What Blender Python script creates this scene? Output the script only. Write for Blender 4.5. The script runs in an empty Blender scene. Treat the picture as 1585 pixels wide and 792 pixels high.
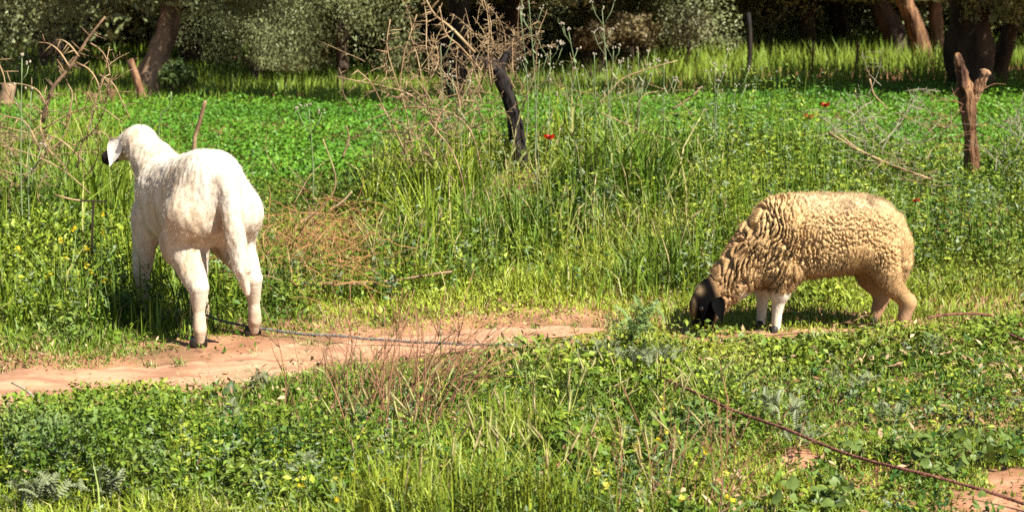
import bpy, math, random
import numpy as np
from mathutils import Vector, Matrix, Euler

rng = np.random.default_rng(11)
random.seed(5)
scene = bpy.context.scene
COL = scene.collection

# ------------------------------------------------------------------ camera
CAM_H = 1.45
FPX = 3000.0                      # focal length in pixels of a 1585 wide frame
PITCH = math.atan((396 + 30) / FPX)
cam_data = bpy.data.cameras.new("camera")
cam_data.sensor_width = 36.0
cam_data.lens = FPX / 1585.0 * 36.0
cam_data.clip_start = 0.05
cam_data.clip_end = 1500.0
cam_data.dof.use_dof = True
cam_data.dof.focus_distance = 7.2
cam_data.dof.aperture_fstop = 6.5
cam = bpy.data.objects.new("camera", cam_data)
cam.location = (0, 0, CAM_H)
cam.rotation_euler = (math.pi / 2 - PITCH, 0, 0)
COL.objects.link(cam)
scene.camera = cam

# ------------------------------------------------------------------ sky and sun
S = Vector((0.66, -0.55, 1.0)).normalized()          # towards the sun: behind the camera, to the right
SUN_EL = math.asin(S.z)
SUN_AZ = math.atan2(S.x, S.y)
world = bpy.data.worlds.new("World")
scene.world = world
world.use_nodes = True
wn = world.node_tree.nodes
sky = wn.new("ShaderNodeTexSky")
sky.sky_type = 'NISHITA'
sky.sun_disc = False
sky.sun_elevation = SUN_EL
sky.sun_rotation = SUN_AZ
world.node_tree.links.new(sky.outputs[0], wn["Background"].inputs[0])
wn["Background"].inputs[1].default_value = 0.05
sd = bpy.data.lights.new("sun", 'SUN')
sd.energy = 5.0
sd.angle = math.radians(0.53)
sd.color = (1.0, 0.95, 0.86)
sun = bpy.data.objects.new("sun", sd)
sun.rotation_euler = S.to_track_quat('Z', 'Y').to_euler()
sun.location = S * 40
COL.objects.link(sun)

vs = scene.view_settings
vs.view_transform = 'Standard'
vs.look = 'None'
vs.exposure = 1.56
vs.gamma = 1.0
vs.use_curve_mapping = False
scene.render.engine = 'CYCLES'
scene.cycles.max_bounces = 6
scene.cycles.diffuse_bounces = 1
scene.cycles.glossy_bounces = 2
scene.cycles.transmission_bounces = 2
scene.cycles.use_denoising = False
scene.cycles.use_adaptive_sampling = False
scene.cycles.sample_clamp_indirect = 4.0

# ------------------------------------------------------------------ helpers
_c, _s = math.cos(PITCH), math.sin(PITCH)
def ray(px, py):
    u, v = (px - 792.5) / FPX, (396.0 - py) / FPX
    return Vector((u, _c + v * _s, -_s + v * _c))
def G(px, py, z=0.0):             # the ground spot (height z) seen at a photo pixel
    d = ray(px, py); t = (z - CAM_H) / d.z
    return Vector((d.x * t, d.y * t, z))
def P(px, py, depth):             # the point that many metres ahead
    d = ray(px, py); t = depth / d.y
    return Vector((d.x * t, depth, CAM_H + d.z * t))

def _hash(ix, iy, iz, seed):
    h = (ix.astype(np.int64) * 374761393 + iy.astype(np.int64) * 668265263 + iz.astype(np.int64) * 2147483647 + seed * 1442695041) & 0xffffffff
    h = ((h ^ (h >> 13)) * 1274126177) & 0xffffffff
    h = ((h ^ (h >> 16)) * 2246822519) & 0xffffffff
    return ((h ^ (h >> 15)) & 0xffffff) / float(0xffffff)
def noise2(x, y, seed=0):
    x = np.asarray(x, float); y = np.asarray(y, float)
    ix, iy = np.floor(x), np.floor(y)
    fx, fy = x - ix, y - iy
    fx = fx * fx * (3 - 2 * fx); fy = fy * fy * (3 - 2 * fy)
    z = np.zeros_like(ix)
    a = _hash(ix, iy, z, seed); b = _hash(ix + 1, iy, z, seed)
    c = _hash(ix, iy + 1, z, seed); d = _hash(ix + 1, iy + 1, z, seed)
    return (a * (1 - fx) + b * fx) * (1 - fy) + (c * (1 - fx) + d * fx) * fy
def fbm2(x, y, seed=0, oct=3):
    x = np.asarray(x, float); y = np.asarray(y, float)
    s = 0; a = 1; t = 0
    for k in range(oct):
        s = s + a * noise2(x * 2 ** k, y * 2 ** k, seed + k * 7); t += a; a *= 0.5
    return s / t
def noise3(p, seed=0):
    i = np.floor(p); f = p - i; f = f * f * (3 - 2 * f)
    r = 0
    for dx in (0, 1):
        for dy in (0, 1):
            for dz in (0, 1):
                w = (f[:, 0] if dx else 1 - f[:, 0]) * (f[:, 1] if dy else 1 - f[:, 1]) * (f[:, 2] if dz else 1 - f[:, 2])
                r = r + w * _hash(i[:, 0] + dx, i[:, 1] + dy, i[:, 2] + dz, seed)
    return r
def sstep(a, b, x):
    t = np.clip((np.asarray(x, float) - a) / (b - a), 0, 1)
    return t * t * (3 - 2 * t)

def npmesh(name, V, T=None, Q=None, col=None, smooth=False):
    me = bpy.data.meshes.new(name)
    V = np.asarray(V, np.float32)
    parts, starts, n = [], [], 0
    if T is not None and len(T):
        T = np.asarray(T, np.int32); parts.append(T.ravel()); starts.append(np.arange(len(T)) * 3 + n); n += T.size
    if Q is not None and len(Q):
        Q = np.asarray(Q, np.int32); parts.append(Q.ravel()); starts.append(np.arange(len(Q)) * 4 + n); n += Q.size
    L = np.concatenate(parts); ST = np.concatenate(starts)
    me.vertices.add(len(V)); me.vertices.foreach_set("co", V.ravel())
    me.loops.add(len(L)); me.loops.foreach_set("vertex_index", L)
    me.polygons.add(len(ST)); me.polygons.foreach_set("loop_start", ST.astype(np.int32))
    if smooth:
        me.polygons.foreach_set("use_smooth", np.ones(len(ST), bool))
    me.update(calc_edges=True)
    if col is not None:
        a = me.attributes.new("Col", 'FLOAT_COLOR', 'POINT')
        c4 = np.ones((len(V), 4), np.float32); c4[:, :3] = col
        a.data.foreach_set("color", c4.ravel())
    return me

def obj(name, me, mat=None, parent=None, loc=None, **props):
    o = bpy.data.objects.new(name, me)
    COL.objects.link(o)
    if mat is not None and me is not None and len(me.materials) == 0:
        me.materials.append(mat)
    elif mat is not None and me is not None and me.materials[0] is not mat:
        o.material_slots[0].link = 'OBJECT'; o.material_slots[0].material = mat
    if parent is not None:
        o.parent = parent
    if loc is not None:
        o.location = loc
    for k, v in props.items():
        if v is not None:
            o[k] = v
    return o
def thing(name, label, category, loc=(0, 0, 0), rot=(0, 0, 0), group=None):
    o = bpy.data.objects.new(name, None)
    o.empty_display_size = 0.1
    COL.objects.link(o)
    o.location = loc; o.rotation_euler = rot
    o["label"] = label; o["category"] = category
    if group: o["group"] = group
    return o
def put(name, me, mat, parent, loc=(0, 0, 0), rot=(0, 0, 0), sc=(1, 1, 1)):
    o = obj(name, me, mat, parent)
    o.location = loc; o.rotation_euler = rot
    o.scale = sc if hasattr(sc, '__len__') else (sc, sc, sc)
    return o

class Acc:                        # gathers triangles and quads of one part
    def __init__(s): s.V, s.T, s.Q, s.C, s.n = [], [], [], [], 0
    def add(s, V, T=None, Q=None, col=None):
        V = np.asarray(V, float)
        if T is not None and len(T): s.T.append(np.asarray(T) + s.n)
        if Q is not None and len(Q): s.Q.append(np.asarray(Q) + s.n)
        s.V.append(V)
        if col is not None: s.C.append(np.broadcast_to(np.asarray(col, float), (len(V), 3)))
        s.n += len(V)
        return s
    def tube(s, pts, rad, sides=6, col=None, rough=0.0, seed=0, ridge=0.0):
        pts = np.asarray([tuple(p) for p in pts], float); n = len(pts)
        rad = np.broadcast_to(np.asarray(rad, float), (n,))
        tan = np.gradient(pts, axis=0); tan /= np.linalg.norm(tan, axis=1)[:, None] + 1e-9
        ref = np.array([0.0, 0, 1]) if abs(tan[0][2]) < 0.9 else np.array([1.0, 0, 0])
        V = []
        u = np.cross(tan[0], ref); u /= np.linalg.norm(u)
        for i in range(n):
            u = u - tan[i] * np.dot(u, tan[i]); u /= np.linalg.norm(u) + 1e-9
            w = np.cross(tan[i], u)
            a = np.arange(sides) * 2 * math.pi / sides
            r = np.full(sides, rad[i])
            if rough:
                q = np.stack([np.cos(a) * 1.7 + 5, np.sin(a) * 1.7 + 5, np.full(sides, i * 0.35)], 1)
                r = r * (1 + rough * (noise3(q, seed) - 0.5) * 2 + rough * (noise3(q * 2.7, seed + 3) - 0.5))
            if ridge:            # lengthwise cracks and ridges of old wood
                q = np.stack([np.cos(a) * 4.5 + 9, np.sin(a) * 4.5 + 9, np.full(sides, i * 0.10)], 1)
                rd = np.abs(noise3(q, seed + 11) - .5) * 2
                q2 = np.stack([np.cos(a) * 2.2 + 3, np.sin(a) * 2.2 + 3, np.full(sides, i * 0.55)], 1)
                r = r * (1 - ridge * (1 - np.clip(rd * 2.2, 0, 1)) + ridge * 1.2 * (noise3(q2, seed + 17) - .5))
            V.append(pts[i] + np.outer(np.cos(a) * r, u) + np.outer(np.sin(a) * r, w))
        V = np.concatenate(V)
        Q = []
        for i in range(n - 1):
            for k in range(sides):
                k2 = (k + 1) % sides
                Q.append((i * sides + k, i * sides + k2, (i + 1) * sides + k2, (i + 1) * sides + k))
        T = []
        V = np.vstack([V, pts[0], pts[-1]])
        b, e = len(V) - 2, len(V) - 1
        for k in range(sides):
            k2 = (k + 1) % sides
            T.append((b, k2, k)); T.append((e, (n - 1) * sides + k, (n - 1) * sides + k2))
        return s.add(V, T, Q, col)
    def mesh(s, name, smooth=True):
        V = np.concatenate(s.V)
        return npmesh(name, V, np.concatenate(s.T) if s.T else None, np.concatenate(s.Q) if s.Q else None,
                      np.concatenate(s.C) if s.C else None, smooth)

def spline(pts, n):               # Catmull-Rom through points
    p = [np.array(tuple(q), float) for q in pts]
    p = [2 * p[0] - p[1]] + p + [2 * p[-1] - p[-2]]
    out = []
    segs = len(p) - 3
    for t in np.linspace(0, segs - 1e-6, n):
        i = int(t); f = t - i
        a, b, c, d = p[i:i + 4]
        out.append(0.5 * ((2 * b) + (-a + c) * f + (2 * a - 5 * b + 4 * c - d) * f * f + (-a + 3 * b - 3 * c + d) * f ** 3))
    return np.array(out)

# ------------------------------------------------------------------ materials
def mat_new(name):
    m = bpy.data.materials.new(name); m.use_nodes = True
    nt = m.node_tree
    return m, nt, nt.nodes["Principled BSDF"], nt.nodes["Material Output"]
def N(nt, t, **kw):
    n = nt.nodes.new(t)
    for k, v in kw.items():
        if k in n.inputs.keys() if isinstance(k, str) else False: n.inputs[k].default_value = v
        else: setattr(n, k, v)
    return n

def mat_leaf(name, col=None, translucent=0.35, rough=0.5, spec=0.25, var=0.0):
    """foliage: colour from the Col attribute (or one colour), light passing through"""
    m, nt, b, out = mat_new(name)
    if col is None:
        a = nt.nodes.new("ShaderNodeAttribute"); a.attribute_name = "Col"; csock = a.outputs["Color"]
    else:
        r = nt.nodes.new("ShaderNodeRGB"); r.outputs[0].default_value = (*col, 1); csock = r.outputs[0]
        if var:
            tc = nt.nodes.new("ShaderNodeTexCoord"); nz = nt.nodes.new("ShaderNodeTexNoise")
            nz.inputs["Scale"].default_value = 25
            nt.links.new(tc.outputs["Object"], nz.inputs["Vector"])
            mr = nt.nodes.new("ShaderNodeMapRange"); mr.inputs["From Min"].default_value = .3; mr.inputs["From Max"].default_value = .7
            mr.inputs["To Min"].default_value = 1 - var; mr.inputs["To Max"].default_value = 1 + var
            nt.links.new(nz.outputs["Fac"], mr.inputs["Value"])
            vm = nt.nodes.new("ShaderNodeVectorMath"); vm.operation = 'SCALE'
            nt.links.new(csock, vm.inputs[0]); nt.links.new(mr.outputs[0], vm.inputs["Scale"])
            csock = vm.outputs[0]
    nt.links.new(csock, b.inputs["Base Color"])
    b.inputs["Roughness"].default_value = rough
    b.inputs["Specular IOR Level"].default_value = spec
    tr = nt.nodes.new("ShaderNodeBsdfTranslucent")
    hs = nt.nodes.new("ShaderNodeHueSaturation"); hs.inputs["Saturation"].default_value = 1.1; hs.inputs["Value"].default_value = 1.1
    nt.links.new(csock, hs.inputs["Color"]); nt.links.new(hs.outputs[0], tr.inputs[0])
    mx = nt.nodes.new("ShaderNodeMixShader"); mx.inputs[0].default_value = translucent
    nt.links.new(b.outputs[0], mx.inputs[1]); nt.links.new(tr.outputs[0], mx.inputs[2])
    nt.links.new(mx.outputs[0], out.inputs[0])
    return m

KA = 0.70                         # overall reflectance of earth and wood
def mat_noise(name, c1, c2, scale=20, rough=0.85, bump=0.0, bscale=60, stretch=(1, 1, 1), spec=0.2, attr=False, detail=6, lo=.35, hi=.65, c3=None, s3=3, bdist=.01):
    """two (three) colours mixed by noise, with relief"""
    c1, c2 = [tuple(v * KA for v in q) for q in (c1, c2)]
    c3 = tuple(v * KA for v in c3) if c3 else None
    m, nt, b, out = mat_new(name)
    tc = nt.nodes.new("ShaderNodeTexCoord"); mp = nt.nodes.new("ShaderNodeMapping"); mp.inputs["Scale"].default_value = stretch
    nt.links.new(tc.outputs["Object"], mp.inputs[0])
    nz = nt.nodes.new("ShaderNodeTexNoise"); nz.inputs["Scale"].default_value = scale; nz.inputs["Detail"].default_value = detail
    nt.links.new(mp.outputs[0], nz.inputs["Vector"])
    cr = nt.nodes.new("ShaderNodeValToRGB")
    cr.color_ramp.elements[0].position = lo; cr.color_ramp.elements[0].color = (*c1, 1)
    cr.color_ramp.elements[1].position = hi; cr.color_ramp.elements[1].color = (*c2, 1)
    nt.links.new(nz.outputs["Fac"], cr.inputs[0])
    csock = cr.outputs[0]
    if c3 is not None:
        n3 = nt.nodes.new("ShaderNodeTexNoise"); n3.inputs["Scale"].default_value = s3; n3.inputs["Detail"].default_value = 5
        nt.links.new(mp.outputs[0], n3.inputs["Vector"])
        r3 = nt.nodes.new("ShaderNodeMapRange"); r3.inputs["From Min"].default_value = .48; r3.inputs["From Max"].default_value = .62
        nt.links.new(n3.outputs["Fac"], r3.inputs["Value"])
        mx = nt.nodes.new("ShaderNodeMix"); mx.data_type = 'RGBA'
        nt.links.new(r3.outputs[0], mx.inputs[0]); nt.links.new(csock, mx.inputs[6]); mx.inputs[7].default_value = (*c3, 1)
        csock = mx.outputs[2]
    if attr:
        a = nt.nodes.new("ShaderNodeAttribute"); a.attribute_name = "Col"
        mx = nt.nodes.new("ShaderNodeMix"); mx.data_type = 'RGBA'; mx.blend_type = 'MULTIPLY'; mx.inputs[0].default_value = 1
        nt.links.new(csock, mx.inputs[6]); nt.links.new(a.outputs["Color"], mx.inputs[7])
        csock = mx.outputs[2]
    nt.links.new(csock, b.inputs["Base Color"])
    b.inputs["Roughness"].default_value = rough
    b.inputs["Specular IOR Level"].default_value = spec
    if bump:
        nb = nt.nodes.new("ShaderNodeTexNoise"); nb.inputs["Scale"].default_value = bscale; nb.inputs["Detail"].default_value = 5
        nt.links.new(mp.outputs[0], nb.inputs["Vector"])
        bp = nt.nodes.new("ShaderNodeBump"); bp.inputs["Strength"].default_value = bump; bp.inputs["Distance"].default_value = bdist
        nt.links.new(nb.outputs["Fac"], bp.inputs["Height"]); nt.links.new(bp.outputs[0], b.inputs["Normal"])
    return m

M_grass = mat_leaf("grass_blade", translucent=0.08, rough=.5, spec=.2)
M_leafy = mat_leaf("leaf_cover", translucent=0.07, rough=.5, spec=.2)
M_crop = mat_leaf("crop_leaf", translucent=0.10)
M_olive = mat_leaf("olive_leaf", translucent=0.10, rough=0.45, spec=0.3)
M_soil = mat_noise("red_soil", (.30, .145, .075), (.50, .26, .15), scale=7, bump=.8, bscale=45, rough=.95, spec=.05, c3=(.24, .13, .07), s3=2.2)
M_path = mat_noise("trodden_earth", (.44, .24, .135), (.58, .335, .20), scale=5, bump=.7, bscale=38, rough=.95, spec=.05, stretch=(1, 2.2, 1), c3=(.34, .18, .105), s3=3.5)
M_thorn = mat_noise("dry_thorn_wood", (.20, .12, .06), (.48, .34, .18), scale=9, bump=.3, rough=.8)
M_thorn_dark = mat_noise("thorn_bark", (.13, .08, .05), (.30, .19, .11), scale=12, bump=.4, rough=.8)
M_straw = mat_noise("rusty_straw", (.32, .14, .05), (.56, .32, .13), scale=6, rough=.8)
M_stalk = mat_noise("dry_red_stalk", (.22, .095, .05), (.42, .22, .12), scale=8, rough=.8)
M_char = mat_noise("charred_wood", (.006, .005, .005), (.035, .024, .018), scale=8, stretch=(1, 1, .2), bump=1.0, bscale=30, rough=.8, c3=(.07, .05, .035), s3=4)
M_post = mat_noise("peeled_wood", (.13, .06, .028), (.36, .20, .095), scale=14, stretch=(1, 1, .2), bump=1.0, bscale=55, rough=.9, c3=(.07, .032, .018), s3=9, bdist=.03)
M_postcut = mat_noise("cut_wood", (.20, .10, .05), (.46, .28, .15), scale=16, stretch=(1, 1, .25), bump=1.0, bscale=50, rough=.9, c3=(.12, .06, .035), s3=8, bdist=.025)
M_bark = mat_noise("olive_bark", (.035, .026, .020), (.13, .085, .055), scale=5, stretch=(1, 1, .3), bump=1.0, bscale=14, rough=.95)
M_barklit = mat_noise("sunlit_bark", (.16, .10, .06), (.42, .27, .16), scale=4, stretch=(1, 1, .3), bump=1.0, bscale=14, rough=.95)  # lighter copy of the olive bark, sunlight put into its colour
M_rope_red = mat_noise("red_rope", (.12, .045, .03), (.28, .125, .08), scale=60, bump=.8, bscale=120, rough=.95)
M_rope_grey = mat_noise("grey_rope", (.10, .10, .10), (.25, .24, .22), scale=60, bump=.8, bscale=120, rough=.95)
M_silver = mat_leaf("silver_leaf", (.135, .155, .075), translucent=.15, var=.25)
M_broad = mat_leaf("broad_leaf", (.10, .145, .028), translucent=.2, var=.25, rough=.5, spec=.3)
M_dark_broad = mat_leaf("dark_leaf", (.050, .080, .022), translucent=.2, var=.2)
M_stem = mat_leaf("green_stem", (.10, .15, .04), translucent=.1, var=.2)
M_palestem = mat_leaf("pale_stem", (.16, .20, .09), translucent=.1, var=.2)
M_yellow = mat_leaf("yellow_petal", (.55, .42, .015), translucent=.25)
M_paleyel = mat_leaf("pale_yellow_petal", (.46, .44, .06), translucent=.25)
M_red = mat_leaf("poppy_petal", (.45, .02, .008), translucent=.25, var=.2)
M_black = mat_noise("black_centre", (.01, .01, .01), (.03, .02, .02))
M_head = mat_noise("pale_seed_head", (.26, .22, .15), (.46, .40, .30), scale=60)
# ------------------------------------------------------------------ terrain
def px_line(pts): return np.array([[*G(a, b).xy] for a, b in pts])
_near = px_line([(-260, 674), (0, 642), (150, 622), (260, 605), (400, 583), (500, 565), (620, 549), (740, 536), (850, 519), (950, 505), (1060, 508), (1200, 512), (1300, 508), (1400, 495), (1500, 488), (1720, 470)])
_far = px_line([(-260, 574), (0, 569), (120, 566), (250, 558), (330, 551), (400, 537), (480, 527), (600, 517), (700, 508), (800, 501), (950, 499), (1060, 500), (1200, 503), (1300, 500), (1400, 487), (1500, 481), (1720, 462)])
def path_edges(x):
    n = np.interp(x, _near[:, 0], _near[:, 1]); f = np.interp(x, _far[:, 0], _far[:, 1])
    return n, f
def path_in(x, y, wob=0.028):      # > 0 inside the path, metres from the nearer edge
    n, f = path_edges(x)
    w1 = (fbm2(x * 5, y * 5, 31) - .5) * 2 * wob
    w2 = (fbm2(x * 6, y * 6, 37) - .5) * 2 * wob
    return np.minimum(y - n + w1, f - y + w2)
def bank(x, y):                   # the low bank under the brush hedge
    yc = 11.2 - 0.10 * x
    amp = 0.07 + 0.35 * np.exp(-((x - 0.35) / 1.05) ** 2) + 0.16 * sstep(.7, 2.0, x)
    return amp * np.exp(-((y - yc) / 1.15) ** 2)
def zg(x, y):
    x = np.asarray(x, float); y = np.asarray(y, float)
    z = (0.07 * (fbm2(x * 1.1 + 9, y * 1.1, 3, 3) - .5) + .05 * (fbm2(x * 3.6, y * 3.6, 13, 2) - .5)) + bank(x, y)
    p = path_in(x, y)
    k = sstep(-0.25, 0.05, p)
    z = z * (1 - k) + k * (-0.02 + 0.016 * (fbm2(x * 6, y * 6, 5) - .5) + 0.012 * (noise2(x * 13, y * 13, 6) - .5))
    z = z + 0.04 * sstep(12, 16, y) + 0.16 * sstep(23.5, 27, y) * sstep(.5, 3, x)
    return z
def zg1(x, y): return float(zg(np.array([x]), np.array([y]))[0])

gx = np.concatenate([np.linspace(-400, -10, 14)[:-1], np.linspace(-10, -4, 40)[:-1], np.linspace(-4, 4, 200)[:-1], np.linspace(4, 10, 40)[:-1], np.linspace(10, 400, 14)])
gy = np.concatenate([np.linspace(-300, 3, 10)[:-1], np.linspace(3, 13, 250)[:-1], np.linspace(13, 32, 120)[:-1], np.linspace(32, 600, 16)])
XX, YY = np.meshgrid(gx, gy, indexing='ij')
ZZ = zg(XX.ravel(), YY.ravel())
nX, nY = len(gx), len(gy)
idx = np.arange(nX * nY).reshape(nX, nY)
Q = np.stack([idx[:-1, :-1], idx[1:, :-1], idx[1:, 1:], idx[:-1, 1:]], -1).reshape(-1, 4)
obj("ground", npmesh("ground", np.stack([XX.ravel(), YY.ravel(), ZZ], 1), None, Q, None, True), M_soil, kind="structure", label="reddish bare soil under the grass and crops")

# the trodden path: a sheet 4 mm above the soil, with an uneven edge
xs = np.linspace(_near[0, 0], _near[-1, 0], 320)
n0, f0 = path_edges(xs)
n0 = n0 + (fbm2(xs * 6, xs * 0, 71) - .5) * .10; f0 = f0 + (fbm2(xs * 6, xs * 0 + 5, 77) - .5) * .10
tt = np.linspace(0, 1, 14)
PX = np.repeat(xs[:, None], 14, 1); PY = n0[:, None] * (1 - tt) + f0[:, None] * tt
PZ = zg(PX.ravel(), PY.ravel()) + 0.004
idx = np.arange(PX.size).reshape(PX.shape)
Q = np.stack([idx[:-1, :-1], idx[1:, :-1], idx[1:, 1:], idx[:-1, 1:]], -1).reshape(-1, 4)
obj("path", npmesh("path", np.stack([PX.ravel(), PY.ravel(), PZ], 1), None, Q, None, True), M_path, kind="structure", label="narrow trodden reddish earth path")

# small stones and clods on the path
ac = Acc()
for k in range(950):
    x = random.uniform(-2.6, 1.0); n_, f_ = path_edges(np.array([x])); y = random.uniform(n_[0] - .03, f_[0] + .03)
    r = random.uniform(.003, .008) * (2.2 if random.random() < .06 else 1); z = zg1(x, y) + .004
    ring = [(x + r * random.uniform(.7, 1.3) * math.cos(a), y + r * random.uniform(.7, 1.3) * math.sin(a), z) for a in (0, 1.26, 2.5, 3.77, 5.0)]
    top = (x + random.uniform(-.3, .3) * r, y + random.uniform(-.3, .3) * r, z + r * random.uniform(.5, .9))
    ac.add(ring + [top], [(i, (i + 1) % 5, 5) for i in range(5)])
obj("earth_crumbs", ac.mesh("earth_crumbs"), M_soil, kind="stuff", label="small clods and stones scattered along the path", category="clods")

# ------------------------------------------------------------------ plant cover generators
def blades(x, y, z, h, w, az, lean, col, jit=0.12, mid=.55):
    n = len(x)
    d = np.stack([np.cos(az), np.sin(az), np.zeros(n)], 1)
    sa = az + math.pi / 2 + rng.normal(0, .7, n)
    s = np.stack([np.cos(sa), np.sin(sa), np.zeros(n)], 1)
    b = np.stack([x, y, z - 0.01], 1)
    up = np.array([0, 0, 1.0])
    m = b + d * (lean * h * .28)[:, None] + up * (h * mid)[:, None]
    vert = np.sqrt(np.clip(1 - (lean * .85) ** 2, .08, 1))
    t = b + d * (lean * h * .95)[:, None] + up * (h * vert)[:, None]
    hw = (w * .5)[:, None]
    V = np.stack([b - s * hw * .8, b + s * hw * .8, m - s * hw, m + s * hw, t], 1).reshape(-1, 3)
    o = (np.arange(n) * 5)[:, None]
    T = np.concatenate([o + np.array([[0, 1, 3]]), o + np.array([[0, 3, 2]]), o + np.array([[2, 3, 4]])])
    C = np.repeat(col * (1 + rng.uniform(-jit, jit, (n, 1))), 5, 0)
    return V, T, C
def leafcards(c, az, tilt, L, W, col, jit=.15, fold=.15, down=0.0):
    n = len(c)
    d = np.stack([np.cos(az) * np.cos(tilt), np.sin(az) * np.cos(tilt), np.sin(tilt)], 1)
    roll = rng.normal(0, .5, n)
    s0 = np.stack([-np.sin(az), np.cos(az), np.zeros(n)], 1)
    u0 = np.cross(d, s0)
    s = s0 * np.cos(roll)[:, None] + u0 * np.sin(roll)[:, None]
    nn = np.cross(d, s)
    L = np.asarray(L)[:, None]; W = np.asarray(W)[:, None]
    V = np.stack([c - d * L * .5, c + s * W * .5 + nn * W * fold - d * L * .05, c + d * L * .5, c - s * W * .5 + nn * W * fold - d * L * .05], 1).reshape(-1, 3)
    o = (np.arange(n) * 4)[:, None]
    T = np.concatenate([o + np.array([[0, 2, 1]]), o + np.array([[0, 3, 2]])])
    C = np.repeat(col * (1 + rng.uniform(-jit, jit, (n, 1))), 4, 0)
    return V, T, C
def leaves_on(c, nrm, L, W, col, jit=.2, fold=.12):
    """leaves lying along the surface whose normals are given, drooping a little"""
    n = len(c)
    r = rng.normal(0, 1, (n, 3)) + np.array([0, 0, -.5])
    nn = nrm + rng.normal(0, .45, (n, 3)); nn /= np.linalg.norm(nn, axis=1)[:, None]
    d = r - nn * (r * nn).sum(1)[:, None]; d /= np.linalg.norm(d, axis=1)[:, None] + 1e-9
    s = np.cross(nn, d)
    L = np.asarray(L)[:, None]; W = np.asarray(W)[:, None]
    V = np.stack([c - d * L * .5, c + s * W * .5 + nn * W * fold, c + d * L * .5, c - s * W * .5 + nn * W * fold], 1).reshape(-1, 3)
    o = (np.arange(n) * 4)[:, None]
    T = np.concatenate([o + np.array([[0, 2, 1]]), o + np.array([[0, 3, 2]])])
    return V, T, np.repeat(col * (1 + rng.uniform(-jit, jit, (n, 1))), 4, 0)
def scatter(n, y0, y1, margin=0.9, power=1.0):
    """n spots in the wedge of ground around the view, thinning with distance"""
    u = rng.random(n)
    if power == 1: y = y0 * (y1 / y0) ** u
    else: y = y0 + (y1 - y0) * u
    x = rng.uniform(-1, 1, n) * (0.27 * y + margin)
    return x, y
def pxx(x, y): return 792.5 + x / (y * 1.0) * FPX * 1.0      # rough photo column of a ground spot
def mixc(a, b, t): return np.asarray(a)[None] * (1 - t)[:, None] + np.asarray(b)[None] * t[:, None]

C_lime = np.array([.250, .295, .026]); C_green = np.array([.086, .150, .013]); C_deep = np.array([.017, .050, .006])
C_dry = np.array([.33, .27, .12]); C_sage = np.array([.13, .165, .085]); C_crop = np.array([.046, .140, .009])

# bare spots and short patches in world coordinates: x, y, rx, ry
_b = [G(1540, 775), G(1480, 790), G(1585, 745), G(1240, 715), G(1335, 752), G(1395, 775), G(30, 660), G(1590, 790)]
BARE = [(_b[0].x, _b[0].y, .20, .13), (_b[1].x, _b[1].y, .17, .06), (_b[2].x, _b[2].y, .12, .14), (_b[3].x, _b[3].y, .06, .10), (_b[4].x, _b[4].y, .07, .08), (_b[5].x, _b[5].y, .09, .06), (_b[6].x, _b[6].y, .08, .12), (_b[7].x, _b[7].y, .3, .1)]
def bare(x, y):
    r = np.zeros_like(x)
    for bx, by, rx, ry in BARE:
        dd = ((x - bx) / rx) ** 2 + ((y - by) / ry) ** 2 + (fbm2(x * 9, y * 9, 91) - .5) * 1.6
        r = np.maximum(r, 1 - sstep(.6, 1.25, dd))
    return r
def pathfree(x, y, soft=.06):
    p = path_in(x, y)
    right = sstep(.34, .48, x)
    keep = 1 - sstep(-soft, 0.01, p)
    return np.clip(keep + right * .93, 0, 1)
TRAMPLE = [(1.08, 7.86, .34, .20), (.82, 7.95, .22, .16), (-1.2, 7.7, .35, .3), (1.6, 8.0, .3, .15), (.06, 10.6, .22, .5), (2.72, 10.9, .30, .9), (2.2, 10.5, .45, .6)]
def tramp(x, y):
    r = np.ones_like(x)
    for bx, by, rx, ry in TRAMPLE: r = r * (1 - .7 * np.exp(-(((x - bx) / rx) ** 2 + ((y - by) / ry) ** 2)))
    return r
def hill(x, y):                   # 0 beside the path, 1 where the tall growth of the bank starts
    n, f = path_edges(x)
    return sstep(0.15, 1.7, y - f)

# --- short turf on both sides of the path
x, y = scatter(370000, 4.9, 12.6)
n_, f_ = path_edges(x)
fore = y < n_
pc = pxx(x, y)
dens = np.where(fore, .80 + .45 * sstep(1000, 1200, pc), .95 - .35 * sstep(9.4, 11.2, y))
dens = dens * (.55 + .75 * fbm2(x * 2.2, y * 2.2, 12)) * pathfree(x, y) * (1 - .97 * bare(x, y))
k = rng.random(len(x)) < dens
x, y, fore, pc = x[k], y[k], fore[k], pc[k]
n_, f_ = path_edges(x)
edge = np.minimum(np.abs(y - n_), np.abs(y - f_)) + .4 * sstep(.36, .5, x)
h = rng.uniform(.03, .085, len(x)) * (.4 + .9 * fbm2(x * 1.7, y * 1.7, 21)) * (.38 + .7 * sstep(0, .5, edge)) * np.where(fore, 1.15 - .45 * sstep(1000, 1200, pc), 1.0 + 1.2 * hill(x, y))
h = h * tramp(x, y)
w = rng.uniform(.0025, .0055, len(x)) * (1 + .25 * sstep(7, 11, y))
t1 = np.clip(fbm2(x * .9, y * .9, 41) * 1.8 - .4 + rng.normal(0, .22, len(x)), 0, 1)
c = mixc(C_green, C_lime, t1)
td = (rng.random(len(x)) < (.08 + .28 * (1 - sstep(0, .45, edge)) + .10 * sstep(.5, .7, fbm2(x * 1.4, y * 1.4, 45)))) * rng.uniform(.4, 1, len(x))
c = c * (1 - td)[:, None] + (C_dry * .85)[None] * td[:, None]
V, T, C = blades(x, y, zg(x, y), h, w, rng.uniform(0, 2 * math.pi, len(x)), rng.uniform(.2, 1.0, len(x)), c)
obj("short_grass", npmesh("short_grass", V, T, None, C), M_grass, kind="stuff", label="short yellow-green grass on both sides of the path", category="grass")

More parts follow.
